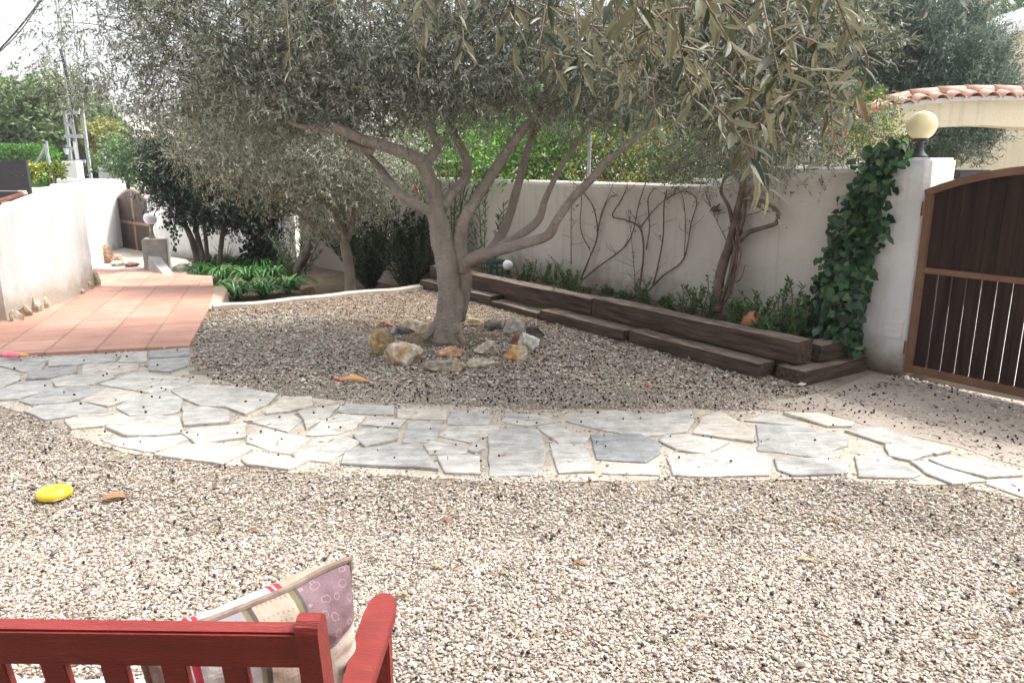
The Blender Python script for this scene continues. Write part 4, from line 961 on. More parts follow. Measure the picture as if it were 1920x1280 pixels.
crown_obj('leaves', leaf_set(pp, np.array(dd_), rng.uniform(.028, .10, N), rng.uniform(.03, .085, N), palette(N, [(.03, .08, .035), (.04, .105, .045), (.02, .055, .027), (.075, .15, .055)], .25), IVY, up=upn), M['glossy'], ivy)
mb = MB()
for k in range(7):
    xs = [(1580+random.gauss(0, 15), 640), (1590+random.gauss(0, 12), 540), (1605+random.gauss(0, 12), 440), (1640+random.gauss(0, 10), 330), (1665+random.gauss(0, 10), 285)]
    mb.tube([PW(x, y, .02) for x, y in xs], [.012, .01, .008, .006, .004], 5, False, .2, 3)
mb.build('stem', M['vine'], ivy, True)
# light shoots
q = PW(1672, 335, .05)
# flowering shrub beyond the wall, above the ivy
fs = PY(1625, 230, 7.6); base = Vector((fs.x, 7.6, 0))
sh = thing('flowering_shrub', 'open green and orange shrub with small red flowers above the ivy', 'shrub', base)
mb = MB()
for k in range(12):
    a = PY(1560+k*14, 190+random.random()*90, 7.6+random.gauss(0, .15)); mb.tube([base+Vector((random.gauss(0, .1), 0, .2)), (base+a)/2+Vector((random.gauss(0, .08), 0, .35)), a], [.014, .009, .003], 5, False, 0, 4)
mb.build('stem', M['vine'], sh, True)
crown_obj('leaves', foliage([E(1620, 215, 7.6, 38, .25, 40), E(1590, 260, 7.6, 40, .25, 36, .8), E(1655, 250, 7.7, 40, .25, 28, .6), E(1560, 300, 7.5, 36, .25, 20, .6), E(1690, 270, 7.8, 24, .2, 20, .4)], 110, 560, 9, .13, .032, .015,
    [(.09, .26, .03), (.13, .30, .04), (.05, .15, .03), (.30, .20, .06), (.26, .13, .05), (.20, .24, .08)], LANCE, clump_r=.09), M['leaf'], sh)
for i, (x, y) in enumerate(((1583, 172), (1585, 250), (1668, 263), (1572, 280), (1640, 205))):
    mb = MB(); q = PY(x, y, 7.25)
    for k in range(9):
        d = Vector((random.gauss(0, 1), random.gauss(0, 1), random.gauss(0, 1))).normalized()*.026; s_ = d.orthogonal()*.5
        mb.add([q, q+d*.6+s_, q+d*1.2, q+d*.6-s_], [(0, 1, 2, 3)])
    mb.build('flower', M['leafred'], sh)

# oleanders behind the olive
DK = [(.04, .07, .04), (.06, .095, .05), (.03, .05, .03), (.10, .13, .08)]
p = P(700, 548, -.38)
stems_plant('oleander', 'dark oleander bush with narrow leaves between the two olive trunks', (p.x-.1, 11.9, -.4), 44, 1.35, 1.05, .14, .026, DK, seed=71, lps=46, stem_r=.012, cat_='shrub', start=.05, spread=.9)
stems_plant('oleander', 'dark narrow leaved oleander bush directly left of the large trunk', (-1.55, 11.3, -.4), 34, 1.4, .8, .14, .026, DK, seed=72, lps=46, stem_r=.012, cat_='shrub', start=.05, spread=.9)
stems_plant('oleander', 'dark leafy oleander just behind the smaller olive trunk on its left side', (-3.6, 12.4, -.45), 16, 1.0, .6, .12, .02, DK, seed=73, lps=36, stem_r=.012, cat_='shrub', start=.1, spread=.9)
LG = [(.14, .18, .08), (.22, .26, .14), (.10, .15, .06), (.30, .33, .20)]
stems_plant('oleander', 'tall pale leaved oleander with a red flower seen through the fork of the large olive', (-.85, 10.35, -.3), 16, 2.35, .75, .12, .022, LG, seed=74, lps=46, stem_r=.012, cat_='shrub', start=.2, spread=.85, flowers=[PY(781, 356, 9.6), PY(779, 352, 9.62)])
stems_plant('oleander', 'slender oleander with few stems against the wall right of the fork', (PW(905, 480, .5).x, PW(905, 480, .5).y, .1), 5, 1.25, .35, .11, .02, DK, seed=75, lps=30, stem_r=.009, cat_='shrub', start=.2, spread=.8)

# strap leaved plants
def strap_plant(p, h, n, seed, label, rad=.38):
    r = random.Random(seed); mbs = MB()
    for i in range(n):
        a = r.uniform(0, 2*PI); L = rad*r.uniform(.55, 1.15); w = r.uniform(.014, .022); hh = h*r.uniform(.6, 1.1)
        g = r.uniform(.7, 1.3); mbs.col = (.06*g, .19*g, .038*g); vs_ = []
        dx, dy = math.cos(a), math.sin(a)
        for k in range(6):
            s = k/5; x = L*s; z = hh*(1.9*s-1.55*s*s*(.8+.4*r.random()*0+.2)); ww = w*(1-.75*s**2)*(.6+.8*s if s < .5 else 1)
            vs_ += [(p[0]+dx*x-dy*ww, p[1]+dy*x+dx*ww, p[2]+z+.006), (p[0]+dx*x, p[1]+dy*x, p[2]+z), (p[0]+dx*x+dy*ww, p[1]+dy*x-dx*ww, p[2]+z+.006)]
        mbs.add(vs_, [q for k in range(5) for q in ((k*3, k*3+1, k*3+4, k*3+3), (k*3+1, k*3+2, k*3+5, k*3+4))])
    t = thing('strap_leaf_plant', label, 'plant', p, 'bright strap leaved plants below the kerb'); mbs.build('leaves', M['glossy'], t)
SPL = [(400, 560, 'front left clump of strap leaves, beside the slanted terrace edge'), (445, 566, 'front clump of arching strap leaves, touching the kerb'), (495, 560, 'front clump of strap leaves in the middle, above the kerb'),
       (540, 552, 'rightmost clump of strap leaves, next to the dark stump'), (375, 522, 'strap leaf clump at the left end, behind the terrace edge'), (420, 528, 'middle row strap leaf clump, left of centre'),
       (465, 532, 'strap leaf clump in the middle of the group, with an orange bud'), (512, 530, 'middle row strap leaf clump below the ivy column'), (400, 505, 'back row strap leaf clump at the foot of the dark tree'), (450, 508, 'back row strap leaf clump left of the ivy column'), (492, 510, 'back row strap leaf clump touching the ivy column')]
for i, (x, y, lb) in enumerate(SPL): strap_plant(tuple(P(x, y, -.38)), .44, 78, 90+i, lb, .46)
# spiky plant further back
tq = P(425, 490, -.45); mb = MB()
for i in range(34):
    a = random.uniform(0, 2*PI); e = random.uniform(.3, 1.2); L = random.uniform(.35, .6); d = Vector((math.cos(a)*math.cos(e), math.sin(a)*math.cos(e), math.sin(e))); s_ = d.orthogonal().normalized()*.012
    mb.col = (.16, .17, .10); mb.add([tq-s_, tq+s_, tq+d*L], [(0, 1, 2)])
tag(mb.build('spiky_plant', M['leaf']), 'grey green spiky tuft behind the strap leaves by the dark tree', 'plant')

# dark multi stemmed tree
YD = 14.0
dt = thing('privet_tree', 'dense dark green tree on several bare stems left of the ivy column', 'tree', P(395, 492, -.45))
mb = MB()
for q in ([(372, 494, YD, 20), (360, 450, YD, 16), (345, 415, YD, 14), (330, 360, YD, 9)], [(383, 496, YD, 18), (372, 450, YD, 15), (362, 400, YD, 12), (360, 330, YD, 8)],
          [(390, 494, YD, 13), (385, 440, YD, 11), (378, 380, YD, 8), (390, 300, YD, 6)], [(410, 500, YD-.3, 15), (416, 450, YD-.3, 13), (422, 400, YD-.3, 10), (430, 330, YD-.3, 7)]): limb(mb, q, .15, 10)
mb.build('trunk', M['darkbark'], dt, True)
DG = [(.022, .045, .026), (.035, .062, .034), (.015, .03, .018), (.055, .085, .05)]
crown_obj('crown', foliage([E(360, 320, YD, 65, .8, 55), E(318, 300, YD, 35, .5, 50), E(415, 370, YD, 80, .9, 36), E(362, 385, YD, 45, .6, 22, .8), E(460, 380, YD, 60, .7, 30), E(420, 320, YD+.3, 90, .8, 55), E(292, 262, YD, 16, .3, 30, .5)], 1000, 7400, 12, .22, .06, .026, DG, LANCE, clump_r=.17), M['glossy'], dt)
# ivy column on the wall
q = P(493, 512, -.45); ic = thing('ivy_column', 'old tree stump column wrapped in dark ivy standing against the white wall', 'ivy', q)
mb = MB(); limb(mb, [(493, 512, q.y, 40), (492, 440, q.y, 34), (494, 370, q.y, 34), (500, 300, q.y, 30)], .2); mb.build('trunk', M['darkbark'], ic, True)
crown_obj('leaves', foliage([E(493, 490, q.y-.1, 26, .25, 40), E(493, 430, q.y-.1, 27, .25, 40), E(500, 370, q.y-.1, 45, .3, 30), E(540, 355, q.y, 50, .3, 22, .7), E(450, 370, q.y, 30, .3, 18, .6)], 260, 2400, 6, .12, .06, .05, [(.025, .055, .025), (.04, .08, .035), (.015, .035, .018)], IVY, clump_r=.08, shell=.7), M['glossy'], ic)
# twisted stump
q = P(562, 545, -.4); st = thing('old_vine_trunk', 'dark twisted leaning trunk between the strap leaves and the smaller olive', 'trunk', q)
mb = MB(); Yq = q.y
limb(mb, [(572, 552, Yq, 34), (560, 520, Yq, 28), (562, 495, Yq, 24), (580, 465, Yq, 22), (588, 430, Yq, 14), (575, 390, Yq, 9)], .35, 12); limb(mb, [(552, 545, Yq, 14), (560, 500, Yq-.05, 16), (585, 470, Yq, 12)], .3)
mb.build('trunk', M['darkbark'], st, True)
rock(560, 590, 536, 560, (.25, .18, .12), 'brown rock at the foot of the dark twisted trunk', 31, gz=-.36, group='loose rocks in the lower garden')
# trailing ivy on far wall
def trail(x0, y0, x1, y1, Y, label, n=60):
    ps = []
    for i in range(n):
        s = rng.random(); q = PY(x0+(x1-x0)*s+rng.normal(0, 5), y0+(y1-y0)*s, Y+rng.normal(0, .05)); ps.append(tuple(q))
    ps = np.array(ps); t = thing('trailing_ivy', label, 'ivy', PY(x1, y1, Y), 'ivy strands hanging by the dark tree')
    crown_obj('leaves', leaf_set(ps, np.c_[rng.normal(0, .5, (n, 2)), -np.ones(n)], np.full(n, .06), np.full(n, .05), palette(n, DG), IVY), M['glossy'], t)
    mb = MB(); mb.tube([PY(x0, y0, Y), PY(x1, y1, Y)], [.005, .003], 4, False, 0, 1); mb.build('stem', M['vine'], t)
trail(325, 400, 328, 468, 13.6, 'ivy strand hanging lowest in front of the white wall by the lamp block')
trail(310, 395, 312, 428, 13.6, 'short ivy strand hanging left of the longest one', 30); trail(395, 400, 392, 438, 13.5, 'ivy strand hanging between the stems of the dark tree', 30)

# ================================================================== LEFT SIDE: walls, lamp, gate, lattice
def prism_wall(pts, z0, zt, th, name, m, label, cat_='wall', away=None):
    """curved wall following pts; zt heights; thickness to the left of travel"""
    mb = MB(); vs_, fs_ = [], []
    n = len(pts)
    for i in range(n):
        p = Vector(pts[i]); d = (Vector(pts[min(i+1, n-1)])-Vector(pts[max(i-1, 0)])).normalized(); nn = Vector((-d.y, d.x, 0)); z = zt[i]+.012*noise.noise(p*2)
        rr_ = .05
        for q, zz in ((0, z0), (0, z-rr_), (.015, z-.015), (rr_, z), (th-rr_, z), (th-.015, z-.015), (th, z-rr_), (th, z0)):
            vs_.append(p+nn*q+Vector((0, 0, zz)))
    for i in range(n-1): fs_ += [(i*8+j, (i+1)*8+j, (i+1)*8+j+1, i*8+j+1) for j in range(7)]
    fs_ += [tuple(range(8)), tuple(reversed(range((n-1)*8, n*8)))]
    mb.add(vs_, fs_); return tag(mb.build(name, m, smooth=False), label, cat_)
e0, e1 = P(14, 607), P(178, 541)
pts, zt = [], []
for i in range(17):
    u = i/16; p = e0.lerp(e1, u)+Vector((.10*math.sin(u*PI), 0, 0)); pts.append((p.x, p.y, 0)); zt.append(1.05+.30*min(1, u*1.2)**.6)
pts = [(e0.x-.25, e0.y-.03, 0), (e0.x-.05, e0.y-.02, 0)]+pts[0:]+[(e1.x-.10, e1.y+.12, 0), (e1.x-.35, e1.y+.16, 0)]; zt = [1.0, 1.03]+zt+[1.35, 1.35]
prism_wall(pts, -.5, zt, .22, 'terrace_wall', M['white'], 'curved thick white wall along the left of the terracotta terrace')
# rubble stones showing along its foot
FS = [(14, 40, 582, 610, 'lowest cream stone'), (34, 56, 573, 601, 'second, tan stone'), (50, 74, 560, 593, 'third, brownish stone'), (68, 96, 552, 585, 'tallest brown stone'), (92, 108, 560, 576, 'flat stone after the tallest one'), (112, 132, 553, 568, 'small lone stone in the middle'), (138, 158, 543, 558, 'pale stone near the far end'), (155, 174, 530, 550, 'cream stone at the far end'), (172, 187, 511, 543, 'yellowish upright stone at the far corner')]
for i, (x0, x1, y0, y1, lb) in enumerate(FS):
    rock(x0, x1, y0, y1, ((.40, .31, .20), (.33, .25, .17), (.46, .40, .31))[i % 3], lb+' showing at the foot of the curved terrace wall', 60+i, (.56, .50, .41), push=-.02, group='stones at the foot of the terrace wall', gz=.0)
# column at the very left
mb = MB(); q = P(-6, 607); mb.box(q.x-.13, q.y-.02, .55, .26, .26, 1.2, bev=.02); tag(mb.build('wall_pier', mat('pink_render', (.52, .36, .30), (.62, .46, .39), 3, .9, .4)), 'pinkish rendered pier end at the left edge beside the white curved wall', 'pier')
# neighbour's white wall behind, and dark panel
mb = MB(); wall_strip(mb, Vector((-11.9, 19.95, 0)), Vector((-9.85, 18.7, 0)), -.5, [(u, 1.22) for u in np.linspace(0, 1, 6)], .3)
tag(mb.build('boundary_wall', M['farwhite']), 'bright white wall left of the small arched gate', 'wall')
mb = MB(); wall_strip(mb, PY(40, 400, 13.5)*1, PY(235, 400, 18.75), -.5, [(0, 1.18), (.3, 1.14), (.6, 1.2), (1, 1.22)], .3)
tag(mb.build('boundary_wall', M['farwhite']), 'low white wall running behind the dark panel toward the steel pylon', 'wall')
q0_, q1_ = PY(-60, 330, 12.6), PY(51, 330, 12.6); t = thing('fence_panel', 'dark grey composite fence panel at the left edge above the white wall', 'fence', (q0_.x, 12.6, 0))
mb = MB(); zc = [PY(0, y, 12.6).z for y in (301, 329, 358, 378)]
for i in range(3): mb.box((q0_.x+q1_.x)/2, 12.6, (zc[i]+zc[i+1])/2, q1_.x-q0_.x, .03, zc[i]-zc[i+1]-.012, bev=.004)
mb.build('boards', M['panel'], t)
mb = MB(); mb.box(q1_.x, 12.6, .55, .06, .07, 1.1+1.1, bev=.004); mb.build('post', M['panel'], t)
mb = MB(); a, b = PY(-40, 388, 11.5), PY(48, 362, 11.5); mb.bar(a, b, .12, .05, .01); tag(mb.build('wall_coping', M['roofclay']), 'strip of clay coping under the dark fence panel', 'coping')
# dark small thing near the panel omitted; gate lantern pier
q = P(231, 470, -.5); q = Vector((-9.95, 18.75, 0)); t = thing('gate_lantern', 'grey stone lantern with a pointed cap on the wall end beside the small arched gate', 'lantern', (q.x, q.y, 1.0))
mb = MB(); zt_, zb_ = PY(0, 352, q.y).z, PY(0, 372, q.y).z; mb.box(q.x+.1, q.y-.12, (zt_+zb_)/2, .26, .26, zt_-zb_+.1, bev=.01); mb.build('body', M['stonegrey'], t)
mb = MB(); mb.lathe([(.24, 0), (.22, .03), (.05, .14), (.03, .17)], (q.x+.1, q.y-.12, zt_+.04), 4); mb.build('cap', M['stonegrey'], t)
# small gate
ga, gb = Vector((-9.72, 18.55, -.48)), Vector((-8.0, 16.9, -.48)); gd2 = (gb-ga); GL2 = gd2.length; gd2.normalize()
sg = thing('garden_gate', 'small brown double gate with arched top at the end of the lower path', 'gate', ga)
def G2(s, z, o=0): p = ga+gd2*s+Vector((gd2.y, -gd2.x, 0))*o; return Vector((p.x, p.y, -.48+z))
def gt2(s): return 1.14+.34*math.sin(PI*max(0, min(1, s/GL2)))
mb = MB()
for s in (.03, GL2/2-.03, GL2/2+.03, GL2-.03): mb.bar(G2(s, .03), G2(s, gt2(s)-.02), .05, .05, up=gd2)
for z in (.05, .72): mb.bar(G2(.03, z), G2(GL2-.03, z), .05, .06)
for i in range(16): mb.bar(G2(GL2*i/16, gt2(GL2*i/16)), G2(GL2*(i+1)/16, gt2(GL2*(i+1)/16)), .055, .05)
mb.build('frame', mat('far_gate_frame', (.22, .15, .11), (.32, .24, .19), 6, .6), sg)
mb = MB(); s = .05; 
while s < GL2-.08:
    e = s+.093; za = .07; mb.add([G2(s, za, 0), G2(e, za, 0), G2(e, gt2(e)-.02, 0), G2(s, gt2(s)-.02, 0), G2(s, za, .02), G2(e, za, .02), G2(e, gt2(e)-.02, .02), G2(s, gt2(s)-.02, .02)], [(0, 1, 2, 3), (7, 6, 5, 4), (0, 4, 5, 1), (1, 5, 6, 2), (2, 6, 7, 3), (3, 7, 4, 0)]); s = e+.008
mb.build('boards', mat('far_gate_wood', (.05, .032, .026), (.09, .06, .05), 5, .6), sg)
mb = MB(); q = G2(GL2/2-.05, .78, .05); mb.lathe(sphere_prof(.03, 8), q, 10); mb.build('handle', M['black'], sg)
# gate right pillar with intercom
q = gb+Vector((.13, -.15, 0)); pl = thing('gate_post_pillar', 'white pillar at the right of the small arched gate', 'pillar', (q.x, q.y, -.5))
mb = MB(); mb.box(q.x+.05, q.y, .27, .36, .36, 1.56, math.atan2(gd2.y, gd2.x), bev=.02); mb.build('shaft', M['farwhite'], pl)
mb = MB(); mb.box(q.x-.02, q.y-.24, .66, .07, .03, .12, bev=.005); mb.build('bell_plate', M['galv'], pl)
# lamp block
q = P(288, 505, -.40); lb_ = thing('lamp_block', 'square grey and white masonry block beside the lower path, carrying a globe lamp', 'plinth', (q.x, q.y, -.4))
mb = MB(); mb.box(q.x, q.y+.2, -.13, .44, .44, .62, R(18), bev=.015); mb.build('block', M['offpath'], lb_)
globe_lamp('white globe lamp with a short post on the masonry block by the lower path', (q.x-.05, q.y+.2, .18), .125, M['whiteplastic'], .27, M['stonegrey'], rb=.065)
# sloping side piece
a0, a1 = P(288, 515, -.36), P(330, 527, -.2); mb = MB(); 
mb.add([P(278, 505, -.4), P(312, 527, -.3), P(332, 527, -.25), P(300, 503, -.4), P(278, 480, -.1)*1, P(312, 520, -.12), P(332, 522, -.15), P(302, 482, -.1)], [(0, 3, 2, 1), (4, 5, 6, 7), (0, 1, 5, 4), (1, 2, 6, 5), (2, 3, 7, 6), (3, 0, 4, 7)])
tag(mb.build('ramp_kerb', M['offpath']), 'sloping weathered stone kerb running down from the lamp block', 'kerb')
# rocks on the lower path
for i, (x0, x1, y0, y1, c, lb) in enumerate([(190, 212, 472, 497, (.30, .19, .12), 'largest brown rock on the lower path beside the steps'), (208, 230, 480, 498, (.38, .27, .19), 'tan rock leaning on the largest one on the lower path'),
      (205, 232, 490, 502, (.5, .45, .38), 'pale flat rock in front on the lower path'), (230, 258, 492, 504, (.17, .08, .06), 'dark red brown elongated stone lying by the terrace steps'), (192, 204, 470, 484, (.40, .26, .17), 'small rock on top of the pile on the lower path')]):
    rock(x0, x1, y0, y1, c, lb, 80+i, gz=-.4, group='rocks piled on the lower path', zlift=.1 if i == 4 else 0)

# lattice pylon
YP = 26.0; py_ = thing('lattice_pylon', 'grey steel lattice pylon rising behind the white walls on the left', 'pylon', PY(150, 400, YP))
def XP(x, y=330): return PY(x, y, YP).x
def ZP(y): return PY(140, y, YP).z
xl, xr = PY(137, 330, YP).x, PY(170, 330, YP).x
zb, zt2, ztop = -.6, ZP(208), ZP(-420)
mb = MB(); d_ = .55
def leg(x, y, z0, z1, w): mb.bar((x, y, z0), (x, y, z1), w, w)
xm = xl+(xr-xl)*.42
for x in (xl, xr): leg(x, YP, zb, zt2, .085)
leg(xm, YP-.05, zb, zt2, .085)
mb.build('leg', M['galv'], py_)
mb = MB()
for i, y in enumerate((212, 232, 256, 279, 303, 328)):
    z = ZP(y); mb = MB()
    if i % 2 == 0: mb.bar((xl, YP-.20, z), (xr, YP-.20, z), .06, .12)
    else: mb.bar((xl, YP-.12, z), (xm, YP-.12, z), .05, .11)
    mb.build('crossbar', M['galv'], py_)
mb = MB(); z = zt2
for x in (xl+.05, xr-.05, ): mb.bar((x, YP+.2, zt2), (x*.995, YP+.2, ztop), .035, .035)
mb.bar((xm, YP, zt2), (xm, YP+.1, ztop), .03, .03)
k = 0
while z < ztop-.5:
    mb.bar((xl+.05, YP+.2, z), (xr-.05, YP+.2, z+.5), .025, .025); mb.bar((xr-.05, YP+.2, z+.5), (xl+.05, YP+.2, z+1.0), .025, .025); z += 1.0
mb.build('mast', M['galv'], py_)
mb = MB(); xx = PY(146, 260, YP).x; mb.tube([(xx+.1, YP-.1, ZP(300)), (xx, YP-.1, ZP(170)), (xx-.12, YP-.1, ZP(100)), (xx-.15, YP-.1, ZP(95))], .045, 8, True, 0, 3); mb.build('cable_duct', M['black'], py_, True)
mb = MB(); xx = PY(153, 300, YP).x; mb.bar((xx, YP-.12, -.5), (xx-.1, YP-.12, ZP(266)), .07, .07); mb.build('conduit', M['whiteplastic'], py_)
# overhead cables
mb = MB(); a, b = PY(-40, 135, 22), PY(120, -60, 22); mb.tube([a, (a+b)/2+Vector((0, 0, -.12)), b], .022, 6, False, 0, 6); mb.tube([a+Vector((0, 0, .05)), (a+b)/2+Vector((0, 0, -.22)), b+Vector((0, 0, .12))], .014, 6, False, 0, 6)
tag(mb.build('overhead_cable', M['cable'], smooth=True), 'slack dark overhead cable crossing the sky at the top left', 'cable')
# chain-link fences
def chainlink(name, label, A, B, z0, z1, post_px=None, cell=.06, posts=2, rw=.0016, m='galv', group=None):
    A = Vector(A); B = Vector(B); d = B-A; L = d.length; t = thing(name, label, 'fence', (A.x, A.y, z0), group)
    mb = MB(); hh = z1-z0; n = int(L/cell)+int(hh/cell)
    dn = d.normalized(); nn = Vector((-dn.y, dn.x, 0))
    for s in (-1, 1):
        k = -int(hh/cell)
        while k*cell < L:
            u0 = k*cell; a0_, a1_ = u0, u0+hh
            lo, hi = max(0, u0), min(L, u0+hh)
            if hi > lo+.01:
                za, zb_ = z0+(lo-u0), z0+(hi-u0)
                if s < 0: za, zb_ = z1-(lo-u0), z1-(hi-u0)
                p, q = A+dn*lo, A+dn*hi; mb.bar((p.x, p.y, za), (q.x, q.y, zb_), rw*2, rw*2, up=nn)
            k += 1
    mb.build('wire_mesh', M[m], t)
    for i in range(posts):
        p = A+d*(i/(posts-1)); mb = MB(); mb.lathe([(.022, z0-.3), (.022, z1+.04)], (p.x, p.y, 0), 10); mb.build('post', M['galv'], t)
    mb = MB(); 
    for z in (z0+.01, (z0+z1)/2, z1): mb.bar((A.x, A.y, z), (B.x, B.y, z), .006, .006)
    mb.build('tension_wire', M[m], t); return t
lf = chainlink('chain_link_fence', 'chain link fence with a braced post above the white wall at the left edge', (PY(-60, 300, 17).x, 17, 0), (PY(92, 300, 17).x, 17, 0), PY(0, 345, 17).z, PY(0, 268, 17).z, cell=.09, rw=.0022, m='cable')
mb = MB(); mb.bar(PY(97, 332, 17), PY(85, 270, 17), .07, .05); mb.bar(PY(56, 330, 17), PY(84, 277, 17), .05, .04); mb.build('post', M['galv'], lf)
zt_ = 1.39
chainlink('chain_link_fence', 'chain link fence standing behind the top of the low part of the garden wall', W(1.55, -.26), W(8.0, -.26), 1.15, 2.55, posts=4, cell=.09, rw=.0012, m='cable')
# decorative lattice blocks beyond wall
t = MB(); 
for i in range(5):
    p = W(1.45+i*.14, -.5); 
    for s in (0, .07):
        a = p+WD*s; t.bar((a.x, a.y, 1.28), (a.x+WD.x*.06, a.y+WD.y*.06, 1.42), .05, .02, up=(0, 1, 0)); t.bar((a.x+WD.x*.06, a.y+WD.y*.06, 1.28), (a.x, a.y, 1.42), .05, .02, up=(0, 1, 0))
t.bar(W(1.4, -.5, 1.435), W(2.3, -.5, 1.435), .07, .03); t.bar(W(1.4, -.5, 1.0), W(2.3, -.5, 1.0), .09, .54)
tag(t.build('balustrade', M['whiteplastic']), 'white openwork balustrade blocks just behind the low wall where it steps up', 'balustrade')

# ================================================================== BEYOND
def bush(name, label, base, ells, cs, clumps, twigs, leaf, wid, cat_='bush', m='leaf', shape=DIAMOND, lpt=10, tw=.3, clump_r=.3, group=None, trunk_r=.08, shell=.6, seed=0, droop=.1):
    r = np.random.default_rng(100+seed); t = thing(name, label, cat_, base, group)
    crown_obj('crown', foliage(ells, clumps, twigs, lpt, tw, leaf, wid, cs, shape, droop=droop, clump_r=clump_r, shell=shell, r=r), M[m], t)
    mb = MB(); b = Vector(base)
    for e in ells[:5]:
        c = Vector(e[:3]); mb.tube([b+Vector((r.normal(0, .05), r.normal(0, .05), -.05)), b.lerp(c, .5)+Vector((r.normal(0, .1), r.normal(0, .1), .1)), c], [trunk_r, trunk_r*.7, trunk_r*.35], 8, True, .15, 3)
    mb.build('trunk', M['darkbark'], t, True); return t
BG = [(.13, .30, .04), (.19, .38, .06), (.08, .20, .03), (.26, .44, .09)]
MG = [(.07, .14, .05), (.10, .19, .07), (.05, .10, .04), (.14, .22, .08)]
bush('bright_shrub', 'sunlit bright green bush beyond the fence between the middle olive limbs', (PY(1020, 300, 10.5).x, 10.5, 0), [E(1010, 290, 10.5, 75, .7, 45), E(960, 270, 10.8, 60, .6, 40), E(1060, 250, 10.8, 70, .6, 50)], BG, 200, 1500, .06, .03, seed=1)
bush('bright_shrub', 'green bush with yellow and orange leaves beyond the fence right of the olive', (PY(1200, 300, 10.2).x, 10.2, 0), [E(1180, 290, 10.2, 100, .7, 50), E(1230, 250, 10.5, 80, .6, 50), E(1150, 330, 9.9, 90, .5, 22)], BG+[(.55, .38, .05), (.45, .2, .05), (.07, .14, .05)], 220, 1700, .06, .028, seed=2)
bush('bright_shrub', 'darker green bush beyond the fence where the wall steps up', (PY(1330, 320, 9.2).x, 9.2, 0), [E(1320, 310, 9.2, 80, .5, 35), E(1400, 270, 9.4, 90, .5, 40)], MG+[(.2, .17, .1)], 160, 1200, .05, .022, seed=3)
bush('bright_shrub', 'yellow green bush behind the tall pale oleander', (PY(840, 290, 12.5).x, 12.5, 0), [E(830, 280, 12.5, 80, .7, 45), E(890, 300, 12.3, 60, .6, 40)], BG+[(.34, .42, .10)], 170, 1300, .07, .035, seed=4)
bush('background_tree', 'mid green tree beyond the wall behind the large olive crown', (PY(1080, 200, 17).x, 17, 0), [E(1080, 170, 17, 130, 1.2, 80), E(980, 230, 17, 90, 1, 60), E(1200, 170, 17, 120, 1.2, 80)], MG, 260, 2600, .12, .055, 'tree', seed=5, clump_r=.4, group='trees beyond the garden wall')
bush('background_tree', 'grey green tree beyond the wall between the olive crown and the big round tree', (PY(1400, 150, 15).x, 15, 0), [E(1330, 200, 15, 110, 1.0, 90), E(1450, 120, 15.5, 110, 1.1, 110), E(1530, 240, 14.5, 70, .8, 50), E(1380, 60, 15.5, 100, 1, 80)], [(.12, .155, .10), (.17, .20, .14), (.08, .115, .07)], 300, 3200, .10, .03, 'tree', seed=6, clump_r=.35, group='trees beyond the garden wall')
# big round tree
RT = [(.11, .165, .125), (.155, .215, .165), (.08, .12, .095), (.21, .27, .21)]
bt = (PY(1760, 200, 15).x, 15, 0)
bush('round_tree', 'big rounded blue green tree behind the tiled arch', bt, [E(1725, 120, 15, 105, 1.6, 92), E(1640, 130, 15, 90, 1.2, 120), E(1795, 160, 15, 62, 1.2, 60), E(1760, 210, 14.6, 100, 1.4, 72), E(1700, 235, 14.6, 90, 1.2, 50), E(1765, 264, 14.3, 78, 1.0, 36), E(1820, 205, 14.8, 42, 1.0, 45), E(1670, 20, 15.5, 90, 1.2, 60)], RT, 1100, 15500, .10, .021, 'tree', seed=7, clump_r=.14, shell=.75, lpt=11, droop=-.25, trunk_r=.16)
bush('pine_tree', 'round topped pine rising behind the cream house at the top right', (PY(1890, 40, 24).x, 24, 0), [E(1900, 40, 24, 50, 1, 38), E(1940, 60, 24, 50, 1, 50)], MG, 110, 1500, .16, .03, 'tree', seed=8, clump_r=.35, group='trees beyond the garden wall')
bush('pine_tree', 'pale green treetop behind the big round tree at the top', (PY(1690, 10, 22).x, 22, 0), [E(1720, 20, 22, 60, 1, 50), E(1650, 0, 22, 60, 1, 40)], MG, 110, 1400, .16, .03, 'tree', seed=9, clump_r=.35, group='trees beyond the garden wall')
# left trees
LT = [(.12, .19, .07), (.15, .23, .085), (.095, .15, .055), (.20, .27, .11)]
for i, (x, y, rx, rz, Y, lb) in enumerate([(30, 235, 80, 55, 34, 'broad green tree at the left edge behind the hedge'), (-30, 230, 60, 60, 36, 'green tree cut by the left edge of the view'), (110, 225, 65, 52, 33, 'green tree directly behind the lattice pylon, left part'), (160, 270, 55, 45, 32, 'lower green tree right behind the foot of the pylon')]):
    bush('leafy_tree', lb, (PY(x, 300, Y).x, Y, -.6), [E(x, y, Y, rx, 1.5, rz), E(x+20, y+35, Y, rx*.8, 1.3, rz*.7), E(x-25, y+30, Y-.3, rx*.6, 1.2, rz*.8)], LT, 190, 2300, .22, .11, 'tree', seed=10+i, clump_r=.5, tw=.5, group='leafy trees behind the left boundary', trunk_r=.2)
bush('cypress', 'small pointed treetop above the trees at the left', (PY(55, 250, 40).x, 40, -.6), [E(55, 180, 40, 7, .3, 26)], LT, 24, 200, .2, .08, 'tree', seed=15, clump_r=.12, tw=.2)
hb = PY(-20, 300, 20)
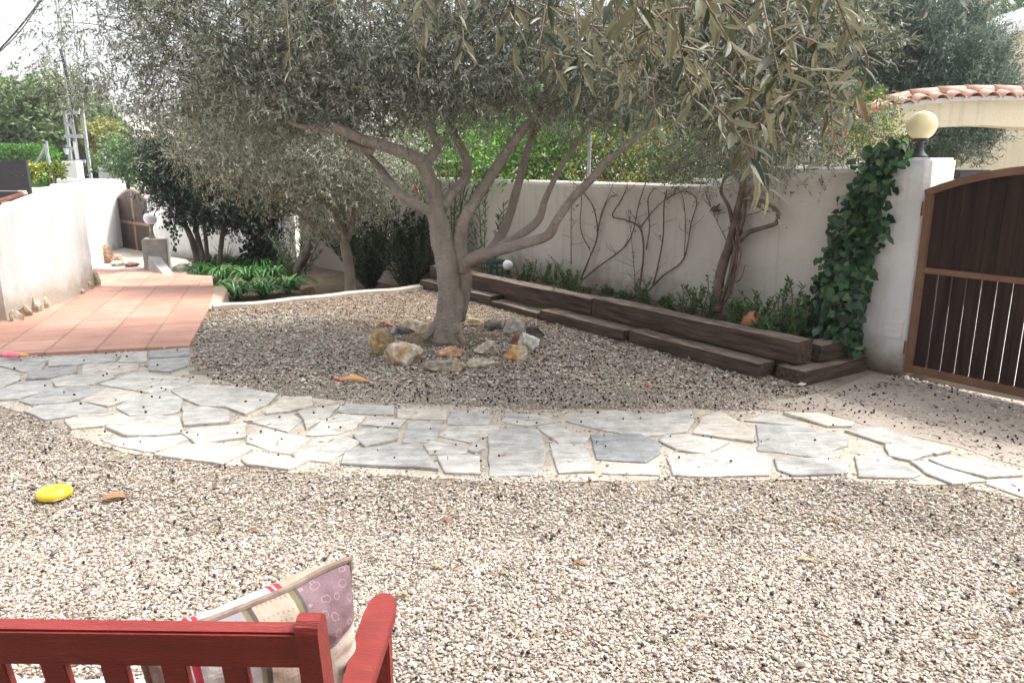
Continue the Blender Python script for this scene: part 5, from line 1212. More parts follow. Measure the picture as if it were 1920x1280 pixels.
# clipped hedge
hd = thing('hedge', 'clipped bright green hedge behind the chain link fence at the left edge', 'hedge', (hb.x, 20, -.5))
x0_, x1_ = PY(-120, 300, 20).x, PY(78, 300, 20).x; zt_ = PY(0, 278, 20).z
mb = MB(); mb.box((x0_+x1_)/2, 20.6, (zt_-.7)/2, x1_-x0_-.3, .8, zt_+.4, bev=.25); mb.build('branches', mat('hedge_inner', (.03, .07, .015), (.06, .12, .03), 14, .9), hd)
N = 9000; u = rng.random(N); ps = np.c_[x0_+(x1_-x0_)*rng.random(N), 20.1+rng.random(N)*.9, np.where(u < .5, zt_+rng.normal(0, .03, N), rng.uniform(0, zt_, N))]
ps[u >= .5, 1] = 20.1+rng.normal(0, .04, (u >= .5).sum()); e_ = (ps[:, 0]-x1_+.35)/.35; ps[:, 2] -= np.clip(e_, 0, 1)**2*.25
crown_obj('leaves', leaf_set(ps, np.c_[rng.normal(0, .5, N), rng.normal(-.4, .4, N), rng.uniform(.3, 1.2, N)], np.full(N, .10), np.full(N, .04), palette(N, [(.12, .33, .04), (.17, .42, .06), (.07, .2, .03)])), M['leaf'], hd)
bush('yellow_shrub', 'small shrub with yellow flowers just right of the dark fence panel', (PY(60, 320, 16).x, 16, .6), [E(58, 316, 16, 13, .2, 14)], [(.75, .55, .03), (.2, .3, .05), (.14, .24, .05), (.12, .2, .04)], 18, 100, .06, .04, 'shrub', seed=16, clump_r=.06, tw=.1, trunk_r=.02, group='yellow flowering shrubs on the left')
bush('yellow_shrub', 'yellow and green shrub below the chain link post, left of the pylon', (PY(106, 322, 17).x, 17, .6), [E(106, 322, 17, 14, .2, 12)], [(.6, .48, .03), (.2, .32, .05), (.12, .2, .04), (.1, .17, .04), (.1, .17, .04)], 18, 110, .06, .04, 'shrub', seed=17, clump_r=.06, tw=.1, trunk_r=.02, group='yellow flowering shrubs on the left')
bush('leafy_shrub', 'light green shrub behind the white pillar and lantern, right of the pylon', (PY(235, 310, 22).x, 22, -.5), [E(245, 296, 22, 40, .5, 24), E(285, 312, 21.5, 50, .6, 30)], [(.10, .2, .07), (.16, .27, .11), (.07, .13, .05)], 110, 1100, .11, .04, 'shrub', seed=18, clump_r=.25)
bush('leafy_shrub', 'yellowish tree lit by the sun just right of the pylon', (PY(185, 280, 30).x, 30, -.5), [E(190, 262, 30, 14, .4, 26)], [(.34, .34, .10), (.22, .28, .08), (.45, .42, .16)], 60, 500, .16, .08, 'shrub', seed=19, clump_r=.25)
def small_lantern(x, y, Y, label):
    q = PY(x, y, Y); t = thing('post_lantern', label, 'lantern', q); mb = MB(); mb.lathe([(.06, 0), (.02, .03), (.02, .18), (.05, .2)], q, 10); mb.build('stem', M['black'], t)
    mb = MB(); mb.lathe([(.05, .2), (.1, .4), (.1, .41)], q, 6); mb.build('glass', M['glass'], t); mb = MB(); mb.lathe([(.13, .4), (.12, .43), (.03, .5)], q, 6); mb.build('roof', M['black'], t)
def white_pier(x0, x1, y, Y, label, m='farwhite'):
    a, b = PY(x0, y, Y), PY(x1, y, Y); mb = MB(); w = b.x-a.x; mb.box((a.x+b.x)/2, Y+w/2, (a.z-.6)/2, w, w*.8, a.z+.6, bev=.02); return tag(mb.build('gate_pier', M[m]), label, 'pier')
white_pier(113, 141, 302, 24.5, 'white pier just behind the left foot of the pylon'); white_pier(180, 216, 310, 22.5, 'low grey white pier carrying a lantern right of the pylon')
small_lantern(197, 310, 22.8, 'small clear glass lantern on the grey white pier right of the pylon'); small_lantern(127, 302, 24.9, 'small glass lantern on the white pier behind the pylon')
mb = MB(); q = PY(212, 312, 23.6); mb.lathe(sphere_prof(.19, 12, .02), q, 20); tag(mb.build('globe_lamp', M['whiteplastic'], smooth=True), 'pale globe half hidden behind the grey white pier right of the pylon', 'lamp')
# houses
def house(label, x0, x1, ytop, yr, Y, depth, zb=-.6, m='farwhite', gable=True, windows=()):
    a, b = PY(x0, ytop, Y), PY(x1, ytop, Y); t = thing('house', label, 'house', (a.x, Y, zb)); w = b.x-a.x; ze = PY(x0, yr, Y).z; zt = a.z
    mb = MB(); mb.add([(a.x, Y, zb), (b.x, Y, zb), (b.x, Y, ze), (a.x+w*.45, Y, zt), (a.x, Y, ze), (a.x, Y+depth, zb), (b.x, Y+depth, zb), (b.x, Y+depth, ze), (a.x+w*.45, Y+depth, zt), (a.x, Y+depth, ze)],
        [(0, 1, 2, 3, 4), (9, 8, 7, 6, 5), (1, 6, 7, 2), (0, 4, 9, 5)]); mb.build('wall', M[m], t)
    mb = MB()
    for p, q in (((a.x-.2, ze-.1), (a.x+w*.45, zt+.05)), ((a.x+w*.45, zt+.05), (b.x+.2, ze-.1))):
        mb.add([(p[0], Y-.3, p[1]), (q[0], Y-.3, q[1]), (q[0], Y+depth, q[1]), (p[0], Y+depth, p[1]), (p[0], Y-.3, p[1]+.12), (q[0], Y-.3, q[1]+.12), (q[0], Y+depth, q[1]+.12), (p[0], Y+depth, p[1]+.12)], [(3, 2, 1, 0), (4, 5, 6, 7), (0, 1, 5, 4), (1, 2, 6, 5), (2, 3, 7, 6), (3, 0, 4, 7)])
    mb.build('roof', M['palerroof'], t)
    for (u, v, ww, hh) in windows:
        mb = MB(); mb.box(a.x+w*u, Y-.02, zb+(ze-zb)*v, ww, .06, hh); mb.build('window', M['panel'], t)
house('white gabled house in the valley right of the pylon', 208, 262, 228, 252, 60, 8, windows=((.7, .7, .8, 1.0),))
house('low white house with clay roof in front of the gabled one', 186, 216, 252, 258, 55, 6, windows=((.5, .7, .7, .8),))
# hillside with scattered houses
mb = MB(); nx, ny = 60, 16; rows = []
for j in range(ny+1):
    for i in range(nx+1):
        x = -900+i*1100/nx; y = 250+j*45
        h = (115*(j/ny)**1.1)*(.75+.35*math.sin(x*.006+1.5))*(1-.55*max(0, min(1, (x+100)/300)))+8*noise.noise(Vector((x*.01, y*.01, 0)))
        rows.append((x, y, h-6))
mb.add(rows, [(j*(nx+1)+i, j*(nx+1)+i+1, (j+1)*(nx+1)+i+1, (j+1)*(nx+1)+i) for j in range(ny) for i in range(nx)])
struct(mb.build('hills', M['hill'], smooth=True))
hm = mat('town_walls', (.72, .70, .66), (.8, .78, .75), .1, .9)
HR = random.Random(5)
mb = MB(); mb2 = MB()
for i in range(46):
    x = HR.uniform(-500, -150); j = HR.uniform(1, 14); y = 250+j*45; u_ = j/ny
    h = (115*u_**1.1)*(.75+.35*math.sin(x*.006+1.5))*(1-.55*max(0, min(1, (x+100)/300)))-6
    m1 = MB(); s = HR.uniform(9, 16); m1.box(x, y, h+2.5, s, s*.8, 7.5)
    m1.box(x, y, h+6.4, s+1, s*.8+1, .5)
    m1.box(x-s*.2, y-s*.4, h+3.4, 1.4, .2, 1.6); 
    tag(m1.build('hillside_house', hm), 'tiny white house far up on the hazy hillside', 'house', 'houses scattered on the far hillside')

# the air between the yard and the far hillside
mb = MB(); mb.box(0, 700, 74.5, 2400, 1900, 152)
hz = mb.build('haze', None); hm_ = bpy.data.materials.new('haze_air'); hm_.use_nodes = True; tn = hm_.node_tree; tn.nodes.remove(tn.nodes['Principled BSDF'])
pv = tn.nodes.new('ShaderNodeVolumePrincipled'); pv.inputs['Color'].default_value = (.92, .94, .97, 1); pv.inputs['Density'].default_value = .0011; pv.inputs['Anisotropy'].default_value = .2
tn.links.new(pv.outputs[0], tn.nodes['Material Output'].inputs['Volume']); hz.data.materials.append(hm_); struct(hz, 'stuff'); tag(hz, 'thin pale haze in the air over the valley', 'haze')

# cream house at the right edge
YH = 18.5; a = PY(1895, 70, YH); t = thing('cream_house', 'cream rendered house wall with sloping eaves at the right edge', 'house', (a.x, YH, 0))
mb = MB(); xL = PY(1872, 200, YH).x; zE = PY(1872, 66, YH).z
mb.add([(xL, YH, -.5), (xL+7, YH, -.5), (xL+7, YH, zE+2.6), (xL, YH, zE), (xL, YH+6, -.5), (xL+7, YH+6, -.5), (xL+7, YH+6, zE+2.6), (xL, YH+6, zE)], [(0, 1, 2, 3), (0, 3, 7, 4), (3, 2, 6, 7)]); mb.build('wall', M['cream'], t)
mb = MB(); mb.bar((xL-.4, YH-.2, zE-.03), (xL+7.2, YH-.2, zE+2.75), .16, .18); mb.bar((xL-.4, YH+3, zE+.1), (xL+7.2, YH+3, zE+2.9), 6, .08); mb.build('eaves', M['whiteplastic'], t)
q0_, q1_ = PY(1660, 330, 16.6), PY(2150, 330, 16.6)
mb = MB(); mb.box((q0_.x+q1_.x)/2, 16.7, .6, q1_.x-q0_.x, .2, 3.0); tag(mb.build('boundary_wall', M['cream']), 'cream boundary wall under the arch behind the gate pillar', 'wall')
# dark grey thing above the gate
a, b = PY(1795, 322, 8.5), PY(1850, 322, 8.5); t = thing('street_bin', 'dark grey bin lid showing above the left end of the large gate', 'bin', ((a.x+b.x)/2, 8.5, 0)); mb = MB(); mb.box((a.x+b.x)/2, 8.7, .62, b.x-a.x, .5, 1.24, bev=.04); mb.build('body', M['panel'], t); mb = MB(); mb.box((a.x+b.x)/2, 8.7, a.z-.03, b.x-a.x+.08, .56, .10, bev=.03); mb.build('lid', M['panel'], t)
# tiled arch
YA = 9.6; ar = thing('tiled_arch', 'cream arched gateway topped with pink clay roof tiles at the right edge', 'arch', (PY(1700, 300, YA).x, YA, 0))
def arc(pxs): return [PY(x, y, YA) for x, y in pxs]
top = [(1570, 262), (1600, 240), (1640, 219), (1680, 204), (1730, 194), (1790, 189), (1850, 187), (1920, 188), (2000, 194), (2080, 210)]
low = [(1570, 330), (1620, 292), (1660, 268), (1700, 252), (1745, 241), (1800, 236), (1850, 235), (1920, 239), (2000, 250), (2080, 280)]
mb = MB(); tp = arc(top); lw = arc(low); n = len(tp)
vs_ = [Vector((p.x, YA, p.z)) for p in tp]+[Vector((p.x, YA, p.z)) for p in lw]+[Vector((p.x, YA+.35, p.z)) for p in tp]+[Vector((p.x, YA+.35, p.z)) for p in lw]
fs_ = []
for i in range(n-1): fs_ += [(n+i, n+i+1, i+1, i), (2*n+i, 2*n+i+1, 3*n+i+1, 3*n+i), (n+i+1, n+i, 3*n+i, 3*n+i+1), (i, i+1, 2*n+i+1, 2*n+i)]
mb.add(vs_, fs_); mb.build('arch_wall', M['cream'], ar)
mb = MB()
for sx in (1575, 2080):
    q = PY(sx, 300, YA); mb.box(q.x, YA+.175, .85+.0, .4, .36, 1.9 if sx < 1600 else 2.2)
mb.build('pier', M['cream'], ar)
mb = MB(); cor = [(x, y-2) for x, y in top]; cp = arc(cor)
for i in range(len(cp)-1): mb.bar(cp[i]+Vector((0, .175, 0)), cp[i+1]+Vector((0, .175, 0)), .52, .05)
mb.build('cornice', M['white'], ar)
# clay tiles: half round, laid across the wall
def arc_at(s):
    L = [0]; 
    for i in range(len(cp)-1): L.append(L[-1]+(cp[i+1]-cp[i]).length)
    s = min(s, L[-1]-1e-4)
    for i in range(len(cp)-1):
        if L[i+1] >= s: u = (s-L[i])/(L[i+1]-L[i]); return cp[i].lerp(cp[i+1], u), (cp[i+1]-cp[i]).normalized()
tot = sum((cp[i+1]-cp[i]).length for i in range(len(cp)-1)); s = .05; mb = MB()
def half_tile(mb, c, ax, up, L, r0, r1, th=.012):
    ax = ax.normalized(); side = ax.cross(up).normalized(); vs_ = []
    m_ = 9
    for (k, rr_) in ((0, r0), (0, r0-th), (1, r1), (1, r1-th)):
        for j in range(m_):
            a = PI*j/(m_-1); vs_.append(c+ax*(k*L)+side*(rr_*math.cos(a))+up*(rr_*math.sin(a)*.85))
    f = []
    for j in range(m_-1): f += [(j, j+1, 2*m_+j+1, 2*m_+j), (m_+j+1, m_+j, 3*m_+j, 3*m_+j+1), (j+1, j, m_+j, m_+j+1), (2*m_+j, 2*m_+j+1, 3*m_+j+1, 3*m_+j)]
    mb.add(vs_, f)
while s < tot-.1:
    p, d = arc_at(s); up = Vector((0, 0, 1)); up = (up-d*up.dot(d)).normalized()
    for sg_ in (1, -1): half_tile(mb, p+Vector((0, .175-sg_*.30, .02))-Vector((0, 0, .02)), Vector((0, sg_*1, .28)), up, .32, .085, .07)
    s += .205
mb.build('eave_tiles', M['roofclay'], ar, True)
mb = MB(); s = 0
while s < tot-.3:
    p, d = arc_at(s); p2, d2 = arc_at(s+.38); up = Vector((0, 0, 1)); up = (up-d*up.dot(d)).normalized(); half_tile(mb, p+Vector((0, .175, .085))+up*.015, (p2-p), up, .40, .10, .085); s += .34
mb.build('ridge_tiles', M['roofclay'], ar, True)

# unseen house and porch assumed behind the viewpoint, added to shade the bench back
hs_ = thing('unseen_porch_house', 'unseen cream house with a porch, added behind the viewpoint to shade the bench', 'house', (0, -2.4, 0))
mb = MB(); mb.box(-.5, -2.6, 1.6, 14, .4, 3.3); mb.build('wall', M['cream'], hs_)
mb = MB(); mb.box(-.5, -1.05, 2.75, 11, 2.7, .18, bev=.02); mb.build('porch_roof', M['cream'], hs_)
mb = MB(); mb.box(-4.6, .1, 1.33, .34, .34, 2.66, bev=.03); mb.build('porch_pillar', M['cream'], hs_)
mb = MB(); mb.box(3.4, .1, 1.33, .34, .34, 2.66, bev=.03); mb.build('porch_pillar', M['cream'], hs_)
mb = MB(); mb.box(-1.5, -2.38, 1.05, 1.0, .06, 2.1); mb.build('door', M['gatewood'], hs_)

# ================================================================== BENCH
bench = thing('garden_bench', 'red painted wooden garden bench with slatted back seen from behind', 'bench', (-.9, 1.2, 0))
bx_r = -.315; bx_l = -1.75; yaw = R(1.2)
BT = Matrix.Translation((bx_r, 1.05, 0)) @ Matrix.Rotation(-yaw, 4, 'Z')
def BP(x, y, z): return BT @ Vector((x, y, z))
Wd = bx_r-bx_l
def bbar(mb, a, b, w, h, up=(0, 0, 1), bev=.004): mb.bar(BP(*a), BP(*b), w, h, bev, up)
rk = .16   # rake of the back
def back_pt(x, z): return (x, -(z-.42)*rk+.06, z)
bm_up = (0, 1, .16)
for x in (0, -Wd):
    # back post with round head
    bm = bmesh.new(); prof = []
    T0 = Matrix.Translation(BP(*back_pt(x, .42)))
    mb = MB(); w, dpt = .036, .05
    pr = [(-dpt/2, 0), (dpt/2, 0), (dpt/2, .47)]+[(dpt/2*math.cos(a), .47+dpt/2*math.sin(a)*1.1) for a in np.linspace(.2, PI-.2, 7)]+[(-dpt/2, .47)]
    def PP(sx, q): z = .42+q[1]; return BT @ Vector((x+sx*w/2, -(z-.42)*rk+.06+q[0], z))
    n = len(pr); mb.add([PP(-1, q) for q in pr]+[PP(1, q) for q in pr], [tuple(range(n)), tuple(reversed(range(n, 2*n)))]+[(i, n+i, n+(i+1) % n, (i+1) % n) for i in range(n)])
    bbar(mb, (x, .06, 0), (x, .06, .43), .05, .05, (0, 1, 0)); mb.build('back_post', M['redwood'], bench)
    mb = MB(); bbar(mb, (x+.012, .42, 0), (x+.012, .42, .62), .045, .045, (0, 1, 0)); mb.build('leg', M['redwood'], bench)
    # arm, wide board with rounded front
    mb = MB(); nA = 26; top_, bot_ = [], []
    outline = [(-.024, -.02), (.024, -.02), (.028, .16), (.033, .32), (.035, .42), (.031, .462), (.016, .482), (-.010, .482), (-.027, .462), (-.033, .42), (-.034, .32), (-.028, .16)]
    def AZ(y): return .640-.02*(1-y/.5)
    for dx, y in outline: top_.append(BP(x+.012+dx, y, AZ(y))); bot_.append(BP(x+.012+dx, y, AZ(y)-.024))
    n = len(outline); mid = [BP(x+.012+dx*.93, y*.995+.001, AZ(y)+.004) for dx, y in outline]
    mb.add(bot_+top_+mid, [tuple(reversed(range(n))), tuple(range(2*n, 3*n))]+[(i, (i+1) % n, n+(i+1) % n, n+i) for i in range(n)]+[(n+i, n+(i+1) % n, 2*n+(i+1) % n, 2*n+i) for i in range(n)])
    mb.build('armrest', M['redwood'], bench)
mb = MB(); bbar(mb, back_pt(-.0165, .858), back_pt(-Wd+.0165, .858), .030, .072, (0, -rk, 1), .004); mb.build('top_rail', M['redwood'], bench)
mb = MB(); bbar(mb, back_pt(-.026, .50), back_pt(-Wd+.026, .50), .028, .05, (0, -rk, 1)); mb.build('lower_rail', M['redwood'], bench)
k = 0; x = -.13
while x > -Wd+.06:
    mb = MB(); bbar(mb, back_pt(x, .52), back_pt(x, .824), .040, .016, (0, 1, rk), .002); mb.build('back_slat', M['redwood'], bench); x -= .0985
for i, y in enumerate((.10, .19, .28, .37, .46)):
    mb = MB(); bbar(mb, (-.01, y, .385), (-Wd+.01, y, .385), .07, .022, bev=.004); mb.build('seat_slat', M['redwood'], bench)
mb = MB()
for y in (.07, .50): bbar(mb, (-.02, y, .345), (-Wd+.02, y, .345), .025, .055)
for x in (0, -Wd): bbar(mb, (x, .08, .345), (x, .49, .345), .03, .055)
mb.build('seat_frame', M['redwood'], bench)

# cushions
def cushion_mesh(w, h, t, N=44, pinch=.07, seam=True):
    vs_, fs_ = [], []
    def pt(u, v, s):
        x = u*w/2; y = v*h/2
        x *= 1-pinch*(1-v*v)*abs(u)**3*.9; y *= 1-pinch*(1-u*u)*abs(v)**3*.9
        e = (1-u**4)*(1-v**4); z = s*t/2*max(0, e)**.42
        z += s*.006*noise.noise(Vector((u*6, v*6, s)))*max(0, e)**.3+.008*noise.noise(Vector((u*2.2, v*2.2, 5)))
        if abs(u) > .55 or abs(v) > .55: z += s*.006*math.sin(30*(u if abs(v) > abs(u) else v))*max(0, e)**.5*max(0, max(abs(u), abs(v))-.55)*2
        return (x, y, z)
    idx = {}
    for s in (1, -1):
        for j in range(N+1):
            for i in range(N+1):
                u = -1+2*i/N; v = -1+2*j/N
                if s == -1 and (i in (0, N) or j in (0, N)): idx[(s, i, j)] = idx[(1, i, j)]; continue
                idx[(s, i, j)] = len(vs_); vs_.append(pt(u, v, s))
        for j in range(N):
            for i in range(N):
                f = (idx[(s, i, j)], idx[(s, i+1, j)], idx[(s, i+1, j+1)], idx[(s, i, j+1)]); fs_.append(f if s == 1 else f[::-1])
    return vs_, fs_
def patch_mat():
    """back of the cushion: plain linen with a patchwork border along the top (object y), bands change along object x"""
    m, t, b = newmat('patchwork_cloth'); L = t.links.new
    tc = nd(t, 'ShaderNodeTexCoord'); sp = nd(t, 'ShaderNodeSeparateXYZ'); L(tc.outputs['Object'], sp.inputs[0])
    def M_(op, a, b_=None, c=None):
        n = nd(t, 'ShaderNodeMath', operation=op)
        for i, q in enumerate((a, b_, c)):
            if q is None: continue
            if hasattr(q, 'links'): L(q, n.inputs[i])
            else: n.inputs[i].default_value = q
        return n.outputs[0]
    def mix(f, a, b_):
        n = nd(t, 'ShaderNodeMix', data_type='RGBA')
        if hasattr(f, 'links'): L(f, n.inputs[0])
        else: n.inputs[0].default_value = f
        for k, q in ((6, a), (7, b_)):
            if hasattr(q, 'links'): L(q, n.inputs[k])
            else: n.inputs[k].default_value = (*q, 1)
        return n.outputs[2]
    X, Y, Z = sp.outputs
    # bands across x (x from -.23 to .23)
    r = nd(t, 'ShaderNodeValToRGB'); r.color_ramp.interpolation = 'CONSTANT'; el = r.color_ramp.elements
    xs_ = M_('MULTIPLY_ADD', X, 1/.40, .5); L(xs_, r.inputs[0])
    bands = [(0, (.48, .45, .43)), (.16, (.36, .03, .055)), (.19, (.46, .43, .42)), (.33, (.34, .32, .33)), (.43, (.20, .175, .11)), (.455, (.10, .08, .07)), (.48, (.48, .40, .32)), (.66, (.20, .175, .10)), (.685, (.10, .10, .09)), (.70, (.25, .165, .19))]
    bands = [(p_, tuple(q*.82 for q in c_)) for p_, c_ in bands]; el[0].position = 0; el[0].color = (*bands[0][1], 1); el[1].position = bands[1][0]; el[1].color = (*bands[1][1], 1)
    for p_, c_ in bands[2:]: e = el.new(p_); e.color = (*c_, 1)
    # rings on the mauve patch
    v = nd(t, 'ShaderNodeTexVoronoi'); v.inputs['Scale'].default_value = 44; L(tc.outputs['Object'], v.inputs[0])
    ring = M_('MULTIPLY', M_('GREATER_THAN', v.outputs[0], .30), M_('LESS_THAN', v.outputs[0], .37))
    mau = M_('GREATER_THAN', xs_, .70); fine = nd(t, 'ShaderNodeTexNoise'); fine.inputs['Scale'].default_value = 260; L(tc.outputs['Object'], fine.inputs[0])
    c = mix(M_('MULTIPLY', ring, mau), r.outputs[0], (.34, .23, .26))
    # little dots on the cream patch
    mp = nd(t, 'ShaderNodeVectorMath', operation='SCALE'); mp.inputs['Scale'].default_value = 110; L(tc.outputs['Object'], mp.inputs[0])
    fr = nd(t, 'ShaderNodeVectorMath', operation='FRACTION'); L(mp.outputs[0], fr.inputs[0]); s2 = nd(t, 'ShaderNodeSeparateXYZ'); L(fr.outputs[0], s2.inputs[0])
    dot = M_('MULTIPLY', M_('LESS_THAN', s2.outputs[0], .3), M_('LESS_THAN', s2.outputs[1], .3))
    crm = M_('MULTIPLY', M_('GREATER_THAN', xs_, .48), M_('LESS_THAN', xs_, .66)); c = mix(M_('MULTIPLY', dot, crm), c, (.35, .18, .15))
    lin = mix(fine.outputs[0], (.44, .39, .335), (.52, .465, .41))
    bord = M_('GREATER_THAN', Y, M_('MULTIPLY_ADD', X, .25, .035))
    c = mix(bord, lin, c)
    # front face: pale stripes with red and tan bands
    r2 = nd(t, 'ShaderNodeValToRGB'); r2.color_ramp.interpolation = 'CONSTANT'; e2 = r2.color_ramp.elements; L(xs_, r2.inputs[0])
    fb = [(0, (.66, .63, .61)), (.20, (.52, .04, .08)), (.225, (.7, .6, .6)), (.235, (.52, .04, .08)), (.26, (.64, .60, .59)), (.52, (.68, .66, .66)), (.60, (.52, .05, .08)), (.62, (.7, .6, .6)), (.63, (.52, .05, .08)), (.66, (.62, .48, .36))]
    fb = [(p_, tuple(q*.72 for q in c_)) for p_, c_ in fb]; e2[0].position = 0; e2[0].color = (*fb[0][1], 1); e2[1].position = fb[1][0]; e2[1].color = (*fb[1][1], 1)
    for p_, c_ in fb[2:]: e = e2.new(p_); e.color = (*c_, 1)
    front = M_('LESS_THAN', Z, 0.0); c = mix(front, c, r2.outputs[0])
    L(c, b.inputs['Base Color']); b.inputs['Roughness'].default_value = .95
    bp_ = nd(t, 'ShaderNodeBump'); bp_.inputs['Strength'].default_value = .35; bp_.inputs['Distance'].default_value = .003; L(fine.outputs[0], bp_.inputs['Height'])
    wv = nd(t, 'ShaderNodeTexNoise'); wv.inputs['Scale'].default_value = 22; L(tc.outputs['Object'], wv.inputs[0]); b2 = nd(t, 'ShaderNodeBump'); b2.inputs['Strength'].default_value = .5; b2.inputs['Distance'].default_value = .012
    L(wv.outputs[0], b2.inputs['Height']); L(bp_.outputs[0], b2.inputs['Normal']); L(b2.outputs[0], b.inputs['Normal'])
    return m
def place_cushion(name, label, mt, w, h, th, TR, TL, DN, pinch=.06, mirror=False):
    """TR, TL corners of the top edge, DN a point the face runs down to"""
    X = (Vector(TR)-Vector(TL)).normalized(); Yv = -(Vector(DN)-Vector(TR)); Yv = (Yv-X*Yv.dot(X)).normalized(); Zv = X.cross(Yv)
    c = Vector(TR)-X*w/2-Yv*h/2
    v, f = cushion_mesh(w, h, th, pinch=pinch); mb = MB(); mb.add(v, f)
    me = mb.mesh(name, True); me.materials.append(mt); o = bpy.data.objects.new(name, me); C.objects.link(o)
    o.matrix_world = Matrix.Translation(c) @ Matrix((X, Yv, Zv)).transposed().to_4x4(); tag(o, label, 'cushion'); return o, (v, w, h, th)
TRp = Vector((-.335, 1.385, .812)); TLp = Vector((-.60, 1.165, .795)); DNp = TRp+Vector((.02, .05, -.42))
cu, _c = place_cushion('cushion', 'patchwork and linen square cushion propped against the bench armrest', patch_mat(), .40, .37, .17, TRp, TLp, DNp)
mb = MB(); N_ = 40; pts = []
for k in range(4*N_+1):
    s = (k/N_) % 4; e = int(s); q = s-e; u, v = [(-1+2*q, 1), (1, 1-2*q), (1-2*q, -1), (-1, -1+2*q)][e]
    x = u*.20*(1-.06*(1-v*v)*abs(u)**3*.9); y = v*.185*(1-.06*(1-u*u)*abs(v)**3*.9); z = .008*noise.noise(Vector((u*2.2, v*2.2, 5))); pts.append((x, y, z))
mb.tube(pts, .0075, 8, False, 0, 1); pi_ = mb.build('piping', mat('piping', (.20, .15, .125), (.32, .25, .21), 40, .9)); pi_.parent = cu
def floral_mat():
    m, t, b = newmat('floral_cloth'); L = t.links.new; tc = nd(t, 'ShaderNodeTexCoord')
    n = nd(t, 'ShaderNodeTexNoise'); n.inputs['Scale'].default_value = 7; n.inputs['Distortion'].default_value = 1.5; n.inputs['Detail'].default_value = 1; L(tc.outputs['Object'], n.inputs[0])
    mul = nd(t, 'ShaderNodeMath', operation='MULTIPLY'); mul.inputs[1].default_value = 14; L(n.outputs[0], mul.inputs[0]); fr = nd(t, 'ShaderNodeMath', operation='FRACT'); L(mul.outputs[0], fr.inputs[0])
    lt = nd(t, 'ShaderNodeMath', operation='LESS_THAN'); lt.inputs[1].default_value = .13; L(fr.outputs[0], lt.inputs[0])
    n2 = nd(t, 'ShaderNodeTexNoise'); n2.inputs['Scale'].default_value = 9; L(tc.outputs['Object'], n2.inputs[0]); cr = nd(t, 'ShaderNodeValToRGB'); el = cr.color_ramp.elements
    el[0].position = .4; el[0].color = (.20, .42, .62, 1); el[1].position = .5; el[1].color = (.40, .46, .28, 1); e = el.new(.6); e.color = (.50, .40, .26, 1); L(n2.outputs[0], cr.inputs[0])
    mx = nd(t, 'ShaderNodeMix', data_type='RGBA'); mx.inputs[6].default_value = (.58, .57, .53, 1); L(lt.outputs[0], mx.inputs[0]); L(cr.outputs[0], mx.inputs[7]); L(mx.outputs[2], b.inputs['Base Color']); b.inputs['Roughness'].default_value = .9
    return m
fm = floral_mat()
def flat_cushion(cx, w, label):
    v, f = cushion_mesh(w, .40, .055, N=26, pinch=.03); mb = MB(); mb.add(v, f); me = mb.mesh('seat_cushion', True); me.materials.append(fm); o = bpy.data.objects.new('seat_cushion', me); C.objects.link(o)
    o.matrix_world = BT @ Matrix.Translation((cx, .265, .418)); tag(o, label, 'cushion', 'floral seat cushions on the bench')
flat_cushion(-.52, .50, 'white floral seat cushion lying on the bench, nearest the propped cushion'); flat_cushion(-1.04, .50, 'white floral seat cushion at the left edge of the view on the bench')

# ================================================================== SMALL THINGS on the ground
q = P(92, 944); mb = MB(); vs_, fs_ = [], []
N_, K_ = 36, 14
for i in range(N_):
    a = 2*PI*i/N_
    for k in range(K_):
        b = 2*PI*k/K_; rr_ = .026*(1+.06*math.sin(a*14)); vs_.append((math.cos(a)*(.054+rr_*math.cos(b)), math.sin(a)*(.054+rr_*math.cos(b)), rr_*math.sin(b)))
fs_ = [(i*K_+k, ((i+1) % N_)*K_+k, ((i+1) % N_)*K_+(k+1) % K_, i*K_+(k+1) % K_) for i in range(N_) for k in range(K_)]
mb.add(vs_, fs_); o = mb.build('toy_ring', M['yellowpl'], smooth=True); o.location = q+Vector((0, 0.05, .034)); o.rotation_euler = (R(-4), R(-2), 0); tag(o, 'yellow vinyl ring toy lying on the gravel in the left foreground', 'toy')
q = P(26, 672, .035); t = thing('toy_bottle', 'pink plastic toy bottle with an orange tip on the edge of the terracotta terrace', 'toy', q)
mb = MB(); mb.lathe([(.003, -.09), (.022, -.088), (.027, -.07), (.027, .03), (.018, .05), (.012, .055)], q+Vector((-.01, .02, .028)), 18, axis=(1, -.1, 0)); mb.build('body', M['pinkpl'], t, True)
mb = MB(); mb.lathe([(.012, .055), (.014, .06), (.013, .10), (.006, .13)], q+Vector((-.01, .02, .028)), 14, axis=(1, -.1, 0)); mb.build('cap', M['orangepl'], t, True)
q = P(660, 717); t = thing('rubber_toy', 'tan rubber dog toy with a red tip on the shaded gravel before the rocks', 'toy', q)
mb = MB(); mb.tube([q+Vector((x, y, z)) for x, y, z in ((-.09, .0, .022), (-.04, .0, .026), (.02, .005, .03), (.06, .0, .024), (.10, -.01, .018), (.13, -.012, .015), (.14, -.012, .018))], [.012, .02, .028, .024, .013, .012, .016], 14, True, .1, 4); mb.build('body', M['rubber'], t, True)
mb = MB(); mb.tube([q+Vector((x, 0, z)) for x, z in ((-.135, .02), (-.12, .026), (-.10, .022), (-.085, .022))], [.006, .012, .012, .011], 12, True, .1, 4); mb.build('tip', M['leafred'], t, True)
mb = MB(); q = P(1214, 728)
for k in range(5): d = Vector((math.cos(k*1.25), math.sin(k*1.25), .35))*.022; s_ = Vector((-d.y, d.x, 0))*.5; mb.add([q+Vector((0, 0, .02)), q+d*.6+s_+Vector((0, 0, .02)), q+d+Vector((0, 0, .02)), q+d*.6-s_+Vector((0, 0, .02))], [(0, 1, 2, 3)])
